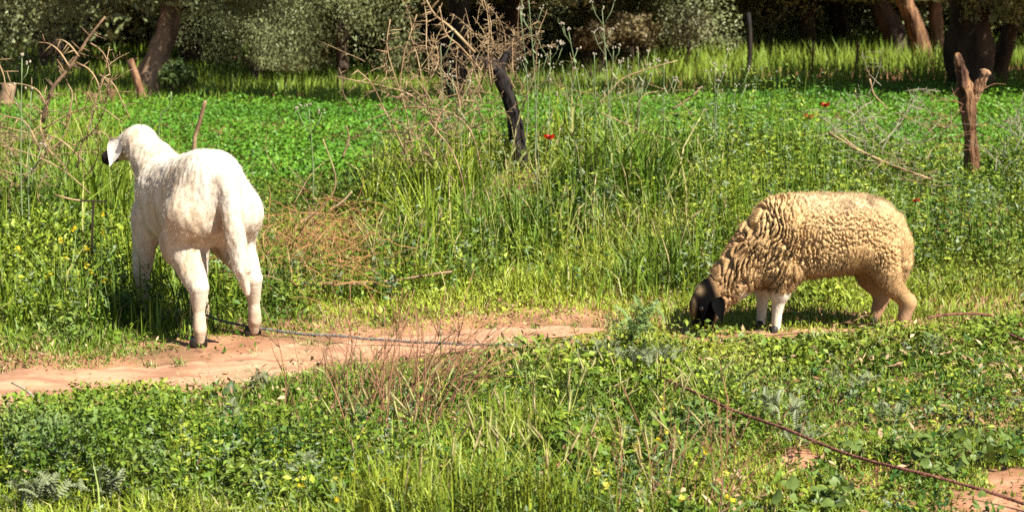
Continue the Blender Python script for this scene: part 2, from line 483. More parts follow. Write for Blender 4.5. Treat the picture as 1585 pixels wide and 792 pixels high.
x = rng.uniform(-2.7, .6, 150); n_, f_ = path_edges(x); e = rng.random(150) * (1 + 0 * x); keep_ = 45
y = np.where(e < .5, n_ + np.abs(rng.normal(0, .03, 150)), f_ - np.abs(rng.normal(0, .03, 150)))
x, y = x[:keep_], y[:keep_]
xx = np.repeat(x, 14) + rng.normal(0, .012, 630); yy = np.repeat(y, 14) + rng.normal(0, .012, 630)
c = np.repeat(mixc(C_green, C_dry, rng.random(45)), 14, 0)
V, T, C = blades(xx, yy, zg(xx, yy) + .003, rng.uniform(.02, .06, 630), rng.uniform(.003, .005, 630), rng.uniform(0, 6.28, 630), rng.uniform(.3, 1, 630), c)
obj("path_tufts", npmesh("path_tufts", V, T, None, C), M_grass, kind="stuff", label="small grass tufts straying onto the path edges", category="grass")

# --- tall grass: the bank behind the path and the clump in the middle foreground
x, y = scatter(170000, 4.9, 12.8)
n_, f_ = path_edges(x)
pc = pxx(x, y); fore = y < n_
clump = sstep(470, 620, pc) * (1 - sstep(1010, 1160, pc)) * (1 - sstep(5.9, 6.7, y))
leftb = (1 - sstep(120, 330, pc)) * sstep(.25, .8, y - f_)
hb = hill(x, y)
right_leafy = sstep(1020, 1150, pc)
bk = np.where(pc < 560, np.maximum(leftb, (1 - sstep(11.3, 11.9, y)) * hb * .55), hb) * (1 - .78 * right_leafy)
dens = np.where(fore, clump * .42 + .008, bk * .85)
heap = np.exp(-(((x + 1.0) / .42) ** 2 + ((y - 9.75) / .75) ** 2))
dens = dens * (1 - .85 * heap) * (.25 + 1.2 * sstep(.36, .60, fbm2(x * 3.2, y * 2.4, 15))) * pathfree(x, y, .12) * (1 - bare(x, y))
k = rng.random(len(x)) < dens
x, y, fore, pc = x[k], y[k], fore[k], pc[k]
n_, f_ = path_edges(x)
hb = hill(x, y); 
leftb = (1 - sstep(120, 330, pc)) * sstep(.25, .8, y - f_)
H = np.where(fore, .115 - .05 * sstep(5.6, 6.6, y), .08 + (.17 + .02 * np.exp(-((x - .2) / 1.0) ** 2)) * hb + .14 * leftb)
gapl = sstep(330, 400, pc) * (1 - sstep(540, 600, pc)) * sstep(9, 10, y)
H = H * (1 - .45 * gapl)
h = H * rng.uniform(.45, 1.3, len(x)) * (.25 + 1.5 * sstep(.3, .72, fbm2(x * 2.9, y * 2.6, 52)))
h = h * tramp(x, y)
w = rng.uniform(.0035, .0105, len(x)) * (1 + .2 * sstep(8, 11, y)) * np.where(fore, .55, 1)
t1 = np.clip(fbm2(x * 1.2, y * .9, 61) * 2.0 - .68 + rng.normal(0, .25, len(x)), 0, 1)
c = mixc(C_green, C_lime, t1)
dk = np.clip(fbm2(x * 2.0, y * 1.6, 66) * 2.4 - 1.2, 0, 1) * .6
c = c * (1 - dk)[:, None] + C_deep[None] * dk[:, None]
c = c * np.where(fore, .8, 1)[:, None]
td = (rng.random(len(x)) < .06) * rng.uniform(.4, 1, len(x))
c = c * (1 - td)[:, None] + C_dry[None] * td[:, None]
V, T, C = blades(x, y, zg(x, y), h, w, rng.uniform(0, 2 * math.pi, len(x)), np.clip(rng.normal(.48, .30, len(x)), .02, .99), c)
obj("tall_grass", npmesh("tall_grass", V, T, None, C), M_grass, kind="stuff", label="tall bright green grass covering the bank and the middle foreground", category="grass")

# --- small broad leaves: clover, mallow, weeds
x, y = scatter(440000, 4.9, 13.2)
n_, f_ = path_edges(x)
pc = pxx(x, y); fore = y < n_
hb = hill(x, y)
leftf = 1 - sstep(430, 600, pc); rightf = sstep(950, 1080, pc)
dens = np.where(fore, (.28 + .5 * leftf + .12 * rightf) * (.25 + .75 * sstep(.05, .6, n_ - y)), (.34 + .75 * sstep(1020, 1200, pc) * sstep(.1, .7, y - f_) + .5 * (1 - sstep(100, 350, pc)) + .35 * sstep(370, 420, pc) * (1 - sstep(540, 640, pc))) * (.3 + .7 * hb))
heap = np.exp(-(((x + 1.0) / .42) ** 2 + ((y - 9.75) / .75) ** 2))
dens = dens * (1 - .8 * heap) * (.12 + 1.4 * sstep(.36, .62, fbm2(x * 2.8 + 4, y * 2.8, 17))) * pathfree(x, y, .10) * (1 - .9 * bare(x, y))
k = rng.random(len(x)) < dens
x, y, fore, pc, hb = x[k], y[k], fore[k], pc[k], hb[k]
n_, f_ = path_edges(x)
edge = np.abs(y - n_) + .4 * sstep(.36, .5, x)
H = np.where(fore, (.018 + .17 * sstep(.40, .72, fbm2(x * 3.4, y * 3.4, 55)) * (1.1 - .75 * sstep(1000, 1200, pc))) * (.22 + .78 * sstep(.1, .9, edge)), .06 + (.16 + .12 * sstep(1000, 1200, pc) + .16 * (1 - sstep(100, 330, pc))) * hb * (.5 + fbm2(x * 1.6, y * 1.6, 58)))
H = H * tramp(x, y)
z = zg(x, y) + H * rng.power(2.2, len(x))
L = rng.uniform(.010, .030, len(x)) * (1 + .5 * (fbm2(x * 1.5, y * 1.5, 59) > .55)); W = L * rng.uniform(.22, .62, len(x))
t1 = np.clip(fbm2(x * 1.3, y * 1.3, 64) * 2.2 - .6 + rng.normal(0, .25, len(x)), 0, 1)
c = mixc(C_green * .85, C_lime * .85, t1)
sg = np.clip(fbm2(x * 2.2, y * 2.2, 68) * 3 - 1.75, 0, 1) * np.where(fore, .9, .3)
c = c * (1 - sg)[:, None] + C_sage[None] * sg[:, None]
dk = np.clip(fbm2(x * 1.8, y * 1.8, 69) * 2.6 - 1.0, 0, 1) * np.where(fore, .75, .75)
c = c * (1 - dk)[:, None] + C_deep[None] * dk[:, None]
V, T, C = leafcards(np.stack([x, y, z], 1), rng.uniform(0, 6.283, len(x)), rng.normal(.35, .6, len(x)), L, W, c, .3)
obj("low_weeds", npmesh("low_weeds", V, T, None, C), M_leafy, kind="stuff", label="low leafy green weeds mixed through the grass", category="weeds")

# --- leafy stalks: taller weeds of the bank and low bushy ones of the foreground
x, y = scatter(20000, 4.95, 12.6, .7)
n_, f_ = path_edges(x); pc = pxx(x, y); fore = y < n_; hb = hill(x, y)
rightb = sstep(980, 1150, pc); leftb = 1 - sstep(120, 330, pc)
dens = np.where(fore, (.75 * (1 - sstep(380, 560, pc)) + .42) * (1 - .5 * sstep(1000, 1150, pc)), (.46 + .54 * rightb + .45 * leftb) * sstep(.2, .5, hb)) * pathfree(x, y, .15) * (1 - bare(x, y))
dens = dens * (.15 + 1.4 * sstep(.40, .62, fbm2(x * 2.6, y * 2.6, 121))) * np.where(fore, sstep(.3, .85, n_ - y), 1) * (1 - .8 * np.exp(-(((x + 1.0) / .42) ** 2 + ((y - 9.75) / .75) ** 2)))
k = rng.random(len(x)) < dens
x, y, fore, hb, pc = x[k], y[k], fore[k], hb[k], pc[k]
gap = sstep(330, 380, pc) * (1 - sstep(540, 600, pc))
SH = np.where(fore, rng.uniform(.05, .13, len(x)) * (1 - .45 * sstep(1000, 1150, pc)), rng.uniform(.14, .40, len(x)) * (.45 + .6 * hb) * (1 - .4 * gap) * (1 + .40 * sstep(980, 1150, pc))) * (.35 + 1.3 * fbm2(x * 2.6, y * 2.6, 121))
kind = fbm2(x * 2.5, y * 2.5, 127) * 1.3 - .15 + rng.normal(0, .18, len(x))
pal = np.stack([C_deep * 1.3, C_green * .8, C_lime * .75, C_sage, C_green])
ci = np.clip((kind * 5).astype(int), 0, 4)
SH = SH * tramp(x, y)
nl = np.where(fore, 13, 17)
si = np.repeat(np.arange(len(x)), nl)
t = rng.random(len(si)) ** .8
az = rng.uniform(0, 6.283, len(si)); ln = rng.uniform(.018, .045, len(si)) * (1.25 - .6 * t) * np.where(fore[si], .85, 1.1)
lx, ly = rng.normal(0, .12, len(x)), rng.normal(0, .12, len(x))
cx = x[si] + lx[si] * SH[si] * t + np.cos(az) * ln * .5; cy = y[si] + ly[si] * SH[si] * t + np.sin(az) * ln * .5
cz = zg(x, y)[si] + SH[si] * (.08 + .95 * t)
V, T, C = leafcards(np.stack([cx, cy, cz], 1), az, rng.normal(.25, .4, len(si)), ln, ln * rng.uniform(.22, .48, len(si)), pal[ci][si], .28)
obj("leafy_weeds", npmesh("leafy_weeds", V, T, None, C), M_leafy, kind="stuff", label="bushy leafy weeds of mixed greens on the bank and in the foreground", category="weeds")
V, T, C = blades(x, y, zg(x, y), SH * 1.05, np.full(len(x), .004), rng.uniform(0, 6.283, len(x)), np.full(len(x), .08), np.tile(C_green * 1.2, (len(x), 1)))
obj("weed_stems", npmesh("weed_stems", V, T, None, C), M_grass, kind="stuff", label="thin upright stems of the leafy weeds", category="weeds")

# --- dead leaves and bits of straw caught in the foreground growth
x, y = scatter(16000, 4.95, 9.2, .5)
n_, f_ = path_edges(x)
k = (rng.random(len(x)) < sstep(.50, .68, fbm2(x * 2.1, y * 2.1, 141)) * .8 + .07) & (path_in(x, y) < .04)
x, y = x[k], y[k]; n_ = n_[k]
hh = np.where(y < n_, .02 + .07 * rng.random(len(x)), .02 + .03 * rng.random(len(x)))
L = rng.uniform(.012, .045, len(x))
V, T, C = leafcards(np.stack([x, y, zg(x, y) + hh], 1), rng.uniform(0, 6.28, len(x)), rng.normal(.1, .5, len(x)), L, np.minimum(L * .5, rng.uniform(.003, .016, len(x))), mixc(np.array([.17, .085, .04]), np.array([.36, .27, .14]), rng.random(len(x))), .25)
obj("dead_leaf_litter", npmesh("dead_leaf_litter", V, T, None, C), M_leafy, kind="stuff", label="brown dead leaves and straw bits among the foreground weeds", category="litter")

# --- the bright green fodder crop beyond the bank
x, y = scatter(340000, 11.5, 24.5, 1.3)
pc = pxx(x, y)
far_edge = 19.7 + .9 * sstep(600, 1000, pc) + 3.0 * sstep(1000, 1450, pc) + (fbm2(x * 2, x * 0, 23) - .5) * .5
near_edge = 11.7 + .3 * (fbm2(x * 1.4, x * 0 + 3, 29) - .5)
dens = (y < far_edge) * sstep(near_edge - .2, near_edge + .5, y)
k = rng.random(len(x)) < dens
x, y = x[k], y[k]
H = .24 + .09 * (fbm2(x * 4, y * 4, 33) - .5) * 2 + .08 * (fbm2(x * .8, y * .8, 34) - .5)
z = zg(x, y) + H * rng.power(2.2, len(x))
L = rng.uniform(.018, .042, len(x)); W = L * rng.uniform(.5, .8, len(x))
t1 = np.clip(fbm2(x * 1.1, y * 1.1, 74) * 1.6 - .5 + rng.normal(0, .2, len(x)), 0, 1)
c = mixc(C_crop, np.array([.110, .225, .014]), t1)
V, T, C = leafcards(np.stack([x, y, z], 1), rng.uniform(0, 6.283, len(x)), rng.normal(.25, .45, len(x)), L, W, c)
obj("fodder_crop", npmesh("fodder_crop", V, T, None, C), M_crop, kind="stuff", label="flat field of bright green leafy fodder crop", category="crop")

# --- rough grass between the field and under the trees
x, y = scatter(95000, 17.5, 46, 2.0)
pc = pxx(x, y)
far_edge = 19.5 + .9 * sstep(600, 1000, pc) + 3.0 * sstep(1000, 1450, pc)
k = (y > far_edge) & (rng.random(len(x)) < .35 + .7 * fbm2(x * 1.2, y * 1.2, 83))
x, y, pc = x[k], y[k], pc[k]
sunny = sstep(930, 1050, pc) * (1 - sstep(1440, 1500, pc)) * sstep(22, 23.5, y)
h = rng.uniform(.16, .34, len(x)) * (1 + .35 * sunny) * (.7 + .6 * fbm2(x * .9, y * .9, 85))
w = rng.uniform(.010, .020, len(x))
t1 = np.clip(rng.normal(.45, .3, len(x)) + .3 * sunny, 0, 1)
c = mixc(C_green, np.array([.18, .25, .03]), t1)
V, T, C = blades(x, y, zg(x, y), h, w, rng.uniform(0, 6.283, len(x)), np.clip(rng.normal(.25, .2, len(x)), 0, .9), c)
obj("orchard_grass", npmesh("orchard_grass", V, T, None, C), M_grass, kind="stuff", label="long rough grass in front of the olive trees", category="grass")

# --- bearded grass ears standing in the tall grass
def ears(n_try, y0, y1, test, name, label):
    x, y = scatter(n_try, y0, y1, .5)
    k = test(x, y); x, y = x[k], y[k]
    ac = Acc()
    for xi, yi in zip(x, y):
        z = zg1(xi, yi); n_, f_ = path_edges(np.array([xi])); 
        hh = random.uniform(.10, .20) if yi < n_[0] else random.uniform(.18, .36)
        a = random.uniform(0, 6.28); l = random.uniform(.02, .10)
        d = Vector((math.cos(a), math.sin(a), 0))
        p0 = Vector((xi, yi, z)); p1 = p0 + Vector((0, 0, hh * .6)) + d * l * .3; p2 = p0 + Vector((0, 0, hh)) + d * l
        p3 = p2 + (d * random.uniform(.1, .7) + Vector((0, 0, random.uniform(.3, 1)))).normalized() * random.uniform(.045, .075)
        t = random.random(); sc = tuple(C_lime * (1 - t) + C_dry * t)
        ac.tube([p0, p1, p2], [.0012, .0011, .001], 3, sc)
        cc = tuple((np.array([.20, .23, .06]) * (1 - t) + np.array([.32, .25, .12]) * t))
        m = (p2 + p3) / 2
        ac.tube([p2, p2.lerp(p3, .3), p2.lerp(p3, .7), p3], [.0015, .0038, .0032, .001], 4, cc)
        ax = (p3 - p2).normalized()
        for q in range(14):                     # awns
            b = p2.lerp(p3, random.uniform(.1, .95))
            r = Vector((random.gauss(0, 1), random.gauss(0, 1), random.gauss(0, 1))); r = (r - ax * r.dot(ax)).normalized()
            e = b + ax * random.uniform(.025, .05) + r * .011
            s_ = ax.cross(r) * .0011
            ac.add([b - s_, b + s_, e], [(0, 1, 2)], None, cc)
    obj(name, ac.mesh(name), M_grass, kind="stuff", label=label, category="grass ears")
ears(900, 5.0, 6.7, lambda x, y: (pxx(x, y) > 520) & (pxx(x, y) < 1150) & (rng.random(len(x)) < .42), "bearded_grass", "wild barley ears in the middle foreground")
ears(1300, 8.6, 11.6, lambda x, y: (pxx(x, y) > 560) & (pxx(x, y) < 1120) & (hill(x, y) > .35) & (rng.random(len(x)) < .6), "bearded_grass", "wild barley ears on the bank behind the path")
# ------------------------------------------------------------------ sheep: one skin grown from a distance field
def surface_nets(F, org, h):
    ins = F < 0
    nx, ny, nz = F.shape
    cs = [(i, j, k) for i in (0, 1) for j in (0, 1) for k in (0, 1)]
    cnt = np.zeros((nx - 1, ny - 1, nz - 1), np.int8)
    for i, j, k in cs:
        cnt += ins[i:nx - 1 + i, j:ny - 1 + j, k:nz - 1 + k]
    act = np.argwhere((cnt > 0) & (cnt < 8))
    cid = -np.ones((nx - 1, ny - 1, nz - 1), np.int64)
    cid[act[:, 0], act[:, 1], act[:, 2]] = np.arange(len(act))
    acc = np.zeros((len(act), 3)); n = np.zeros(len(act))
    for a in cs:
        for ax in range(3):
            if a[ax] == 1: continue
            b = list(a); b[ax] = 1
            ia = act + np.array(a); ib = act + np.array(b)
            fa = F[ia[:, 0], ia[:, 1], ia[:, 2]]; fb = F[ib[:, 0], ib[:, 1], ib[:, 2]]
            m = (fa < 0) != (fb < 0)
            t = np.where(m, fa / (fa - fb + 1e-12), 0)
            p = ia.astype(float); p[:, ax] += t
            acc[m] += p[m]; n[m] += 1
    V = acc / n[:, None] * h + org
    Qs = []
    for ax in range(3):
        sl0 = [slice(None)] * 3; sl1 = [slice(None)] * 3
        sl0[ax] = slice(0, -1); sl1[ax] = slice(1, None)
        A = ins[tuple(sl0)]; B = ins[tuple(sl1)]
        e = np.argwhere(A != B)
        o1, o2 = [(1, 2), (2, 0), (0, 1)][ax]
        e = e[(e[:, o1] > 0) & (e[:, o2] > 0) & (e[:, o1] < F.shape[o1] - 1) & (e[:, o2] < F.shape[o2] - 1)]
        fl = A[e[:, 0], e[:, 1], e[:, 2]]
        def c(d1, d2):
            q = e.copy(); q[:, o1] += d1; q[:, o2] += d2
            return cid[q[:, 0], q[:, 1], q[:, 2]]
        q = np.stack([c(-1, -1), c(0, -1), c(0, 0), c(-1, 0)], 1)
        q = np.where(fl[:, None], q, q[:, ::-1])
        Qs.append(q)
    return V, np.concatenate(Qs)
def vnormals(V, Q):
    fn = np.cross(V[Q[:, 2]] - V[Q[:, 0]], V[Q[:, 3]] - V[Q[:, 1]])
    n = np.zeros_like(V)
    for k in range(4): np.add.at(n, Q[:, k], fn)
    return n / (np.linalg.norm(n, axis=1)[:, None] + 1e-12)
def smin(a, b, k):
    h = np.clip(.5 + .5 * (b - a) / k, 0, 1)
    return b * (1 - h) + a * h - k * h * (1 - h)
def cone(Pg, a, b, r1, r2, sy=1.0):
    a = np.array(a, float); b = np.array(b, float)
    pa = Pg - a; ba = b - a
    t = np.clip(pa @ ba / (ba @ ba), 0, 1)
    d = pa - t[..., None] * ba
    if sy != 1.0: d = d * np.array([1, 1 / sy, 1])
    return np.linalg.norm(d, axis=-1) - (r1 + (r2 - r1) * t)
def chain(Pg, pts, rad, sy=1.0):
    d = None
    for i in range(len(pts) - 1):
        e = cone(Pg, pts[i], pts[i + 1], rad[i], rad[i + 1], sy)
        d = e if d is None else np.minimum(d, e)
    return d
def loft(Pg, secs, pw=2.2):
    s = np.array(secs); x = Pg[..., 0]
    def cur(k):                        # smooth interpolation of a section value along the trunk
        xs = np.linspace(s[0, 0], s[-1, 0], 80)
        v = np.interp(xs, s[:, 0], s[:, k])
        for _ in range(6): v[1:-1] = (v[:-2] + 2 * v[1:-1] + v[2:]) / 4
        return np.interp(x, xs, v)
    zc, w, h = cur(1), cur(2), cur(3)
    r = (np.abs(Pg[..., 1] / w) ** pw + np.abs((Pg[..., 2] - zc) / h) ** pw) ** (1 / pw)
    d = (r - 1) * np.minimum(w, h)
    ex = np.maximum(s[0, 0] - x, x - s[-1, 0])
    return np.maximum(d, ex)
def voro(p, seed):                     # distance to the nearest cell border
    i = np.floor(p); f1 = np.full(len(p), 9.0); f2 = np.full(len(p), 9.0)
    for dx in (-1, 0, 1):
        for dy in (-1, 0, 1):
            for dz in (-1, 0, 1):
                c = i + np.array([dx, dy, dz])
                q = c + np.stack([_hash(c[:, 0], c[:, 1], c[:, 2], seed + k) for k in range(3)], 1)
                d = np.linalg.norm(q - p, axis=1)
                f2 = np.minimum(f2, np.maximum(d, f1)); f1 = np.minimum(f1, d)
    return f2 - f1

def body_mesh(fn, lo, hi, h, up):
    ax = [np.arange(lo[k], hi[k] + h, h) for k in range(3)]
    Pg = np.stack(np.meshgrid(*ax, indexing='ij'), -1)
    F = fn(Pg).astype(np.float32)
    for a in range(3):                 # finer grid by linear upsampling of the field
        n = F.shape[a]; t = np.arange((n - 1) * up + 1) / up; i = np.minimum(t.astype(int), n - 2); f = (t - i).astype(np.float32)
        sh = [1, 1, 1]; sh[a] = -1; f = f.reshape(sh)
        F = np.take(F, i, a) * (1 - f) + np.take(F, i + 1, a) * f
    h = h / up
    V, Qd = surface_nets(F, np.array(lo, float), h)
    return V, Qd

def strands(name, root, tip, bend, r0, r1, col, mat, parent):
    """wool fibres as hair curves, 4 points each"""
    n = len(root)
    hc = bpy.data.hair_curves.new(name)
    hc.add_curves([4] * n)
    t = np.array([0, .4, .75, 1.0])
    P4 = root[:, None, :] + (tip - root)[:, None, :] * t[None, :, None] + bend[:, None, :] * (t ** 2)[None, :, None]
    hc.position_data.foreach_set("vector", P4.astype(np.float32).ravel())
    ra = hc.attributes.get("radius") or hc.attributes.new("radius", 'FLOAT', 'POINT')
    rr = np.broadcast_to((r0 + (r1 - r0) * t)[None, :], (n, 4)).astype(np.float32)
    ra.data.foreach_set("value", rr.ravel())
    ca = hc.attributes.new("Col", 'FLOAT_COLOR', 'CURVE')
    c4 = np.ones((n, 4), np.float32); c4[:, :3] = col
    ca.data.foreach_set("color", c4.ravel())
    hc.materials.append(mat)
    o = bpy.data.objects.new(name, hc); COL.objects.link(o); o.parent = parent
    return o

def mat_wool(name, bump=.5, rough=.95, bs=90):
    m, nt, b, out = mat_new(name)
    a = nt.nodes.new("ShaderNodeAttribute"); a.attribute_name = "Col"
    tc = nt.nodes.new("ShaderNodeTexCoord"); nz = nt.nodes.new("ShaderNodeTexNoise"); nz.inputs["Scale"].default_value = 28; nz.inputs["Detail"].default_value = 6
    nt.links.new(tc.outputs["Object"], nz.inputs["Vector"])
    mr = nt.nodes.new("ShaderNodeMapRange"); mr.inputs["From Min"].default_value = .3; mr.inputs["From Max"].default_value = .7; mr.inputs["To Min"].default_value = .62; mr.inputs["To Max"].default_value = .82
    nt.links.new(nz.outputs["Fac"], mr.inputs["Value"])
    vm = nt.nodes.new("ShaderNodeVectorMath"); vm.operation = 'SCALE'
    nt.links.new(a.outputs["Color"], vm.inputs[0]); nt.links.new(mr.outputs[0], vm.inputs["Scale"]); nt.links.new(vm.outputs[0], b.inputs["Base Color"])
    b.inputs["Roughness"].default_value = rough; b.inputs["Specular IOR Level"].default_value = .02
    n2 = nt.nodes.new("ShaderNodeTexNoise"); n2.inputs["Scale"].default_value = bs; n2.inputs["Roughness"].default_value = .7; n2.inputs["Detail"].default_value = 4
    nt.links.new(tc.outputs["Object"], n2.inputs["Vector"])
    bp = nt.nodes.new("ShaderNodeBump"); bp.inputs["Strength"].default_value = bump; bp.inputs["Distance"].default_value = .008
    nt.links.new(n2.outputs["Fac"], bp.inputs["Height"]); nt.links.new(bp.outputs[0], b.inputs["Normal"])
    return m
M_wool_body = mat_wool("fleece_skin", bump=.45, bs=55)
M_wool_hair = mat_leaf("fleece_fibre", translucent=.25, rough=.8, spec=.1)
M_hoof = mat_noise("hoof_horn", (.012, .010, .009), (.05, .04, .03), scale=30, rough=.5)
M_eye = mat_noise("eye_dark", (.008, .006, .005), (.02, .015, .01), rough=.08, spec=.6)
M_ear_white = mat_wool("white_ear_skin", bump=.3)

def ear_mesh(name, L, W, col, th=.006, tipfat=.62):
    """a drooping ear: a cupped leaf with thickness, hanging along -z, rooted at the origin"""
    n, m = 12, 7
    V, C = [], []
    for side in (0, 1):
        for i in range(n):
            t = i / (n - 1)
            w = W * (math.sin(math.pi * min(1, (t * .93 + .07)) ** tipfat) * .9 + .1 * (1 - t)) * .5
            for j in range(m):
                u = j / (m - 1) * 2 - 1
                V.append((u * w, (.35 * W) * (u * u) * (1 - t * .4) * .8 + (th * (1 - u * u) if side else 0) + .06 * L * t * t, -L * t))
    Q = []
    for side in (0, 1):
        for i in range(n - 1):
            for j in range(m - 1):
                a = side * n * m + i * m + j
                q = (a, a + 1, a + m + 1, a + m)
                Q.append(q if side else q[::-1])
    return npmesh(name, V, None, Q, np.broadcast_to(np.array(col), (len(V), 3)), True)
def hoof_mesh(name, r, hh):
    ac = Acc()
    for s in (-1, 1):
        pts = [(.0, s * r * .48, hh), (.004, s * r * .5, hh * .55), (.014, s * r * .52, 0.0)]
        ac.tube(pts, [r * .50, r * .60, r * .66], 8)
    return ac.mesh(name)
def ball(name, r, sx=1, sy=1, sz=1):
    ac = Acc(); V, Q, T = [], [], []
    for i in range(1, 8):
        for j in range(12):
            a, b = math.pi * i / 8, 2 * math.pi * j / 12
            V.append((r * sx * math.sin(a) * math.cos(b), r * sy * math.sin(a) * math.sin(b), r * sz * math.cos(a)))
    for i in range(6):
        for j in range(12):
            Q.append((i * 12 + j, (i + 1) * 12 + j, (i + 1) * 12 + (j + 1) % 12, i * 12 + (j + 1) % 12))
    V += [(0, 0, r * sz), (0, 0, -r * sz)]
    for j in range(12):
        T.append((84, j, (j + 1) % 12)); T.append((85, 72 + (j + 1) % 12, 72 + j))
    return npmesh(name, V, T, Q, None, True)

def place_part(me, name, mat, parent, pos, fwd, down, mirror=False):
    """put a part whose -z axis runs along 'down' and whose +y looks along 'fwd'"""
    z = -Vector(down).normalized(); yv = Vector(fwd); yv = (yv - z * yv.dot(z)).normalized(); xv = yv.cross(z)
    o = obj(name, me, mat, parent)
    o.matrix_local = Matrix.Translation(Vector(pos)) @ Matrix((xv, yv, z)).transposed().to_4x4()
    return o

# ---------- the white sheep, seen from behind on the left of the path
WB = Vector((-1.195, 7.78, 0)); WB.z = zg1(WB.x, WB.y)
wF = math.atan2(.86, -.51)
white = thing("sheep", "tall white sheep with long tail standing on the path edge, seen from behind", "sheep", WB, (0, 0, wF))
white.scale = (.97, .97, .98)
legs_w = {"hl": [(.03, .10, .53), (.095, .115, .41), (-.075, .115, .25), (-.072, .115, .15), (-.078, .115, .075), (-.070, .115, .03)],
          "hr": [(.03, -.10, .53), (.13, -.12, .41), (-.015, -.15, .26), (.005, -.163, .15), (.015, -.17, .075), (.03, -.17, .03)],
          "fl": [(.55, .10, .48), (.565, .11, .34), (.60, .115, .23), (.595, .115, .14), (.60, .115, .075), (.61, .115, .03)],
          "fr": [(.52, -.10, .48), (.50, -.11, .34), (.49, -.11, .23), (.47, -.11, .14), (.455, -.11, .075), (.45, -.11, .03)]}
def f_white(Pg):
    d = loft(Pg, [(-.130, .64, .045, .07), (-.105, .635, .085, .12), (-.06, .625, .118, .160), (.02, .622, .145, .184), (.14, .605, .156, .190), (.30, .568, .162, .195), (.47, .545, .160, .188), (.58, .54, .138, .172), (.66, .545, .10, .135), (.70, .54, .055, .08)])
    d = smin(d, chain(Pg, [(.55, 0, .60), (.70, .015, .70), (.80, .03, .765)], [.13, .098, .076]), .07)     # neck
    d = smin(d, chain(Pg, [(.80, .035, .785), (.86, .055, .765)], [.070, .064]), .03)                      # skull
    d = smin(d, chain(Pg, [(.86, .06, .760), (.920, .105, .725), (.955, .135, .700)], [.054, .038, .030]), .03)  # face
    for k in ("hl", "hr"):
        L = legs_w[k]
        d = smin(d, chain(Pg, L[:2], [.116, .090]), .08)
        d = smin(d, chain(Pg, L[1:], [.088, .044, .025, .029, .022]), .03)
    for k in ("fl", "fr"):
        d = smin(d, chain(Pg, legs_w[k], [.075, .052, .039, .024, .029, .022]), .035)
    d = smin(d, chain(Pg, [(-.115, 0, .70), (-.148, -.004, .60), (-.172, -.014, .46), (-.178, -.036, .33), (-.172, -.058, .225)], [.034, .043, .048, .042, .014]), .022)  # tail
    return d
V, Qd = body_mesh(f_white, (-.28, -.26, .0), (1.04, .26, .88), .010, 2)
nr = vnormals(V, Qd)
wooly = sstep(.16, .34, V[:, 2]) * (1 - sstep(.83, .88, V[:, 0]))
wv = .8 * (noise3(V * np.array([12, 12, 8]), 3) - .5) + .40 * (noise3(V * np.array([70, 70, 34]), 4) - .5) + .35 * (noise3(V * np.array([36, 36, 18]), 6) - .5)
V = V + nr * (wv * .0125 * (.15 + .85 * wooly))[:, None]
base = np.array([.70, .625, .50])
c = np.tile(base, (len(V), 1))
dirt = np.clip((1 - sstep(.05, .34, V[:, 2])) * (.35 + 1.1 * noise3(V * 14, 9)), 0, .9)
c = c * (1 - dirt)[:, None] + np.array([.56, .41, .27])[None] * dirt[:, None]
pk = (sstep(.42, .68, noise3(V * 6, 19)) * .5 + sstep(.45, .7, noise3(V * np.array([24, 24, 12]), 20)) * .4) * wooly
c = c * (1 - pk)[:, None] + np.array([.50, .38, .25])[None] * pk[:, None]
st = np.exp(-((V[:, 1]) / .035) ** 2) * (1 - sstep(-.10, -.06, V[:, 0])) * sstep(.38, .46, V[:, 2]) * (1 - sstep(.60, .66, V[:, 2])) * .6 * (V[:, 0] > -.15)
c = c * (1 - st)[:, None] + np.array([.50, .30, .16])[None] * st[:, None]
muz = sstep(.875, .905, V[:, 0] + .3 * (V[:, 1] - .10)) * (V[:, 2] < .78)
c = c * (1 - muz)[:, None] + np.array([.030, .024, .022])[None] * muz[:, None]
obj("body", npmesh("white_sheep_body", V, None, Qd, c, True), M_wool_body, white)
pick = rng.choice(len(V), 5000, p=(.15 + wooly) / (.15 + wooly).sum())
r0 = V[pick] + rng.normal(0, .0035, (len(pick), 3))
ln = rng.uniform(.005, .010, len(pick)) * (.25 + .75 * wooly[pick]) * (1 - .7 * muz[pick])
gq = np.stack([noise3(V[pick] * 30, 51), noise3(V[pick] * 30, 52), noise3(V[pick] * 30, 53)], 1) - .5
dv = nr[pick] * .9 + gq * .7 + np.array([-.25, 0, -.55]) + rng.normal(0, .18, (len(pick), 3))
tip = r0 + dv / np.linalg.norm(dv, axis=1)[:, None] * ln[:, None]
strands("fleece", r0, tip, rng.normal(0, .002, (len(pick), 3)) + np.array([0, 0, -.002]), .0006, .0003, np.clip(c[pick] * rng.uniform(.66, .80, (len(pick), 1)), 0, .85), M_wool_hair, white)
for k in legs_w:
    p = legs_w[k][-1]
    put("hoof", hoof_mesh("hoof", .036, .048), M_hoof, white, (p[0] + .006, p[1], -.002))
ewl = ear_mesh("white_ear", .125, .080, (.80, .74, .65))
place_part(ewl, "ear", M_ear_white, white, (.830, .122, .792), (-.62, .84, 0), (.22, .20, -.95))
place_part(ewl, "ear", M_ear_white, white, (.865, -.005, .80), (.4, -.9, 0), (.10, -.55, -.8))
put("eye", ball("eye", .013), M_eye, white, (.905, .118, .765)); put("eye", ball("eye", .013), M_eye, white, (.925, .040, .765))

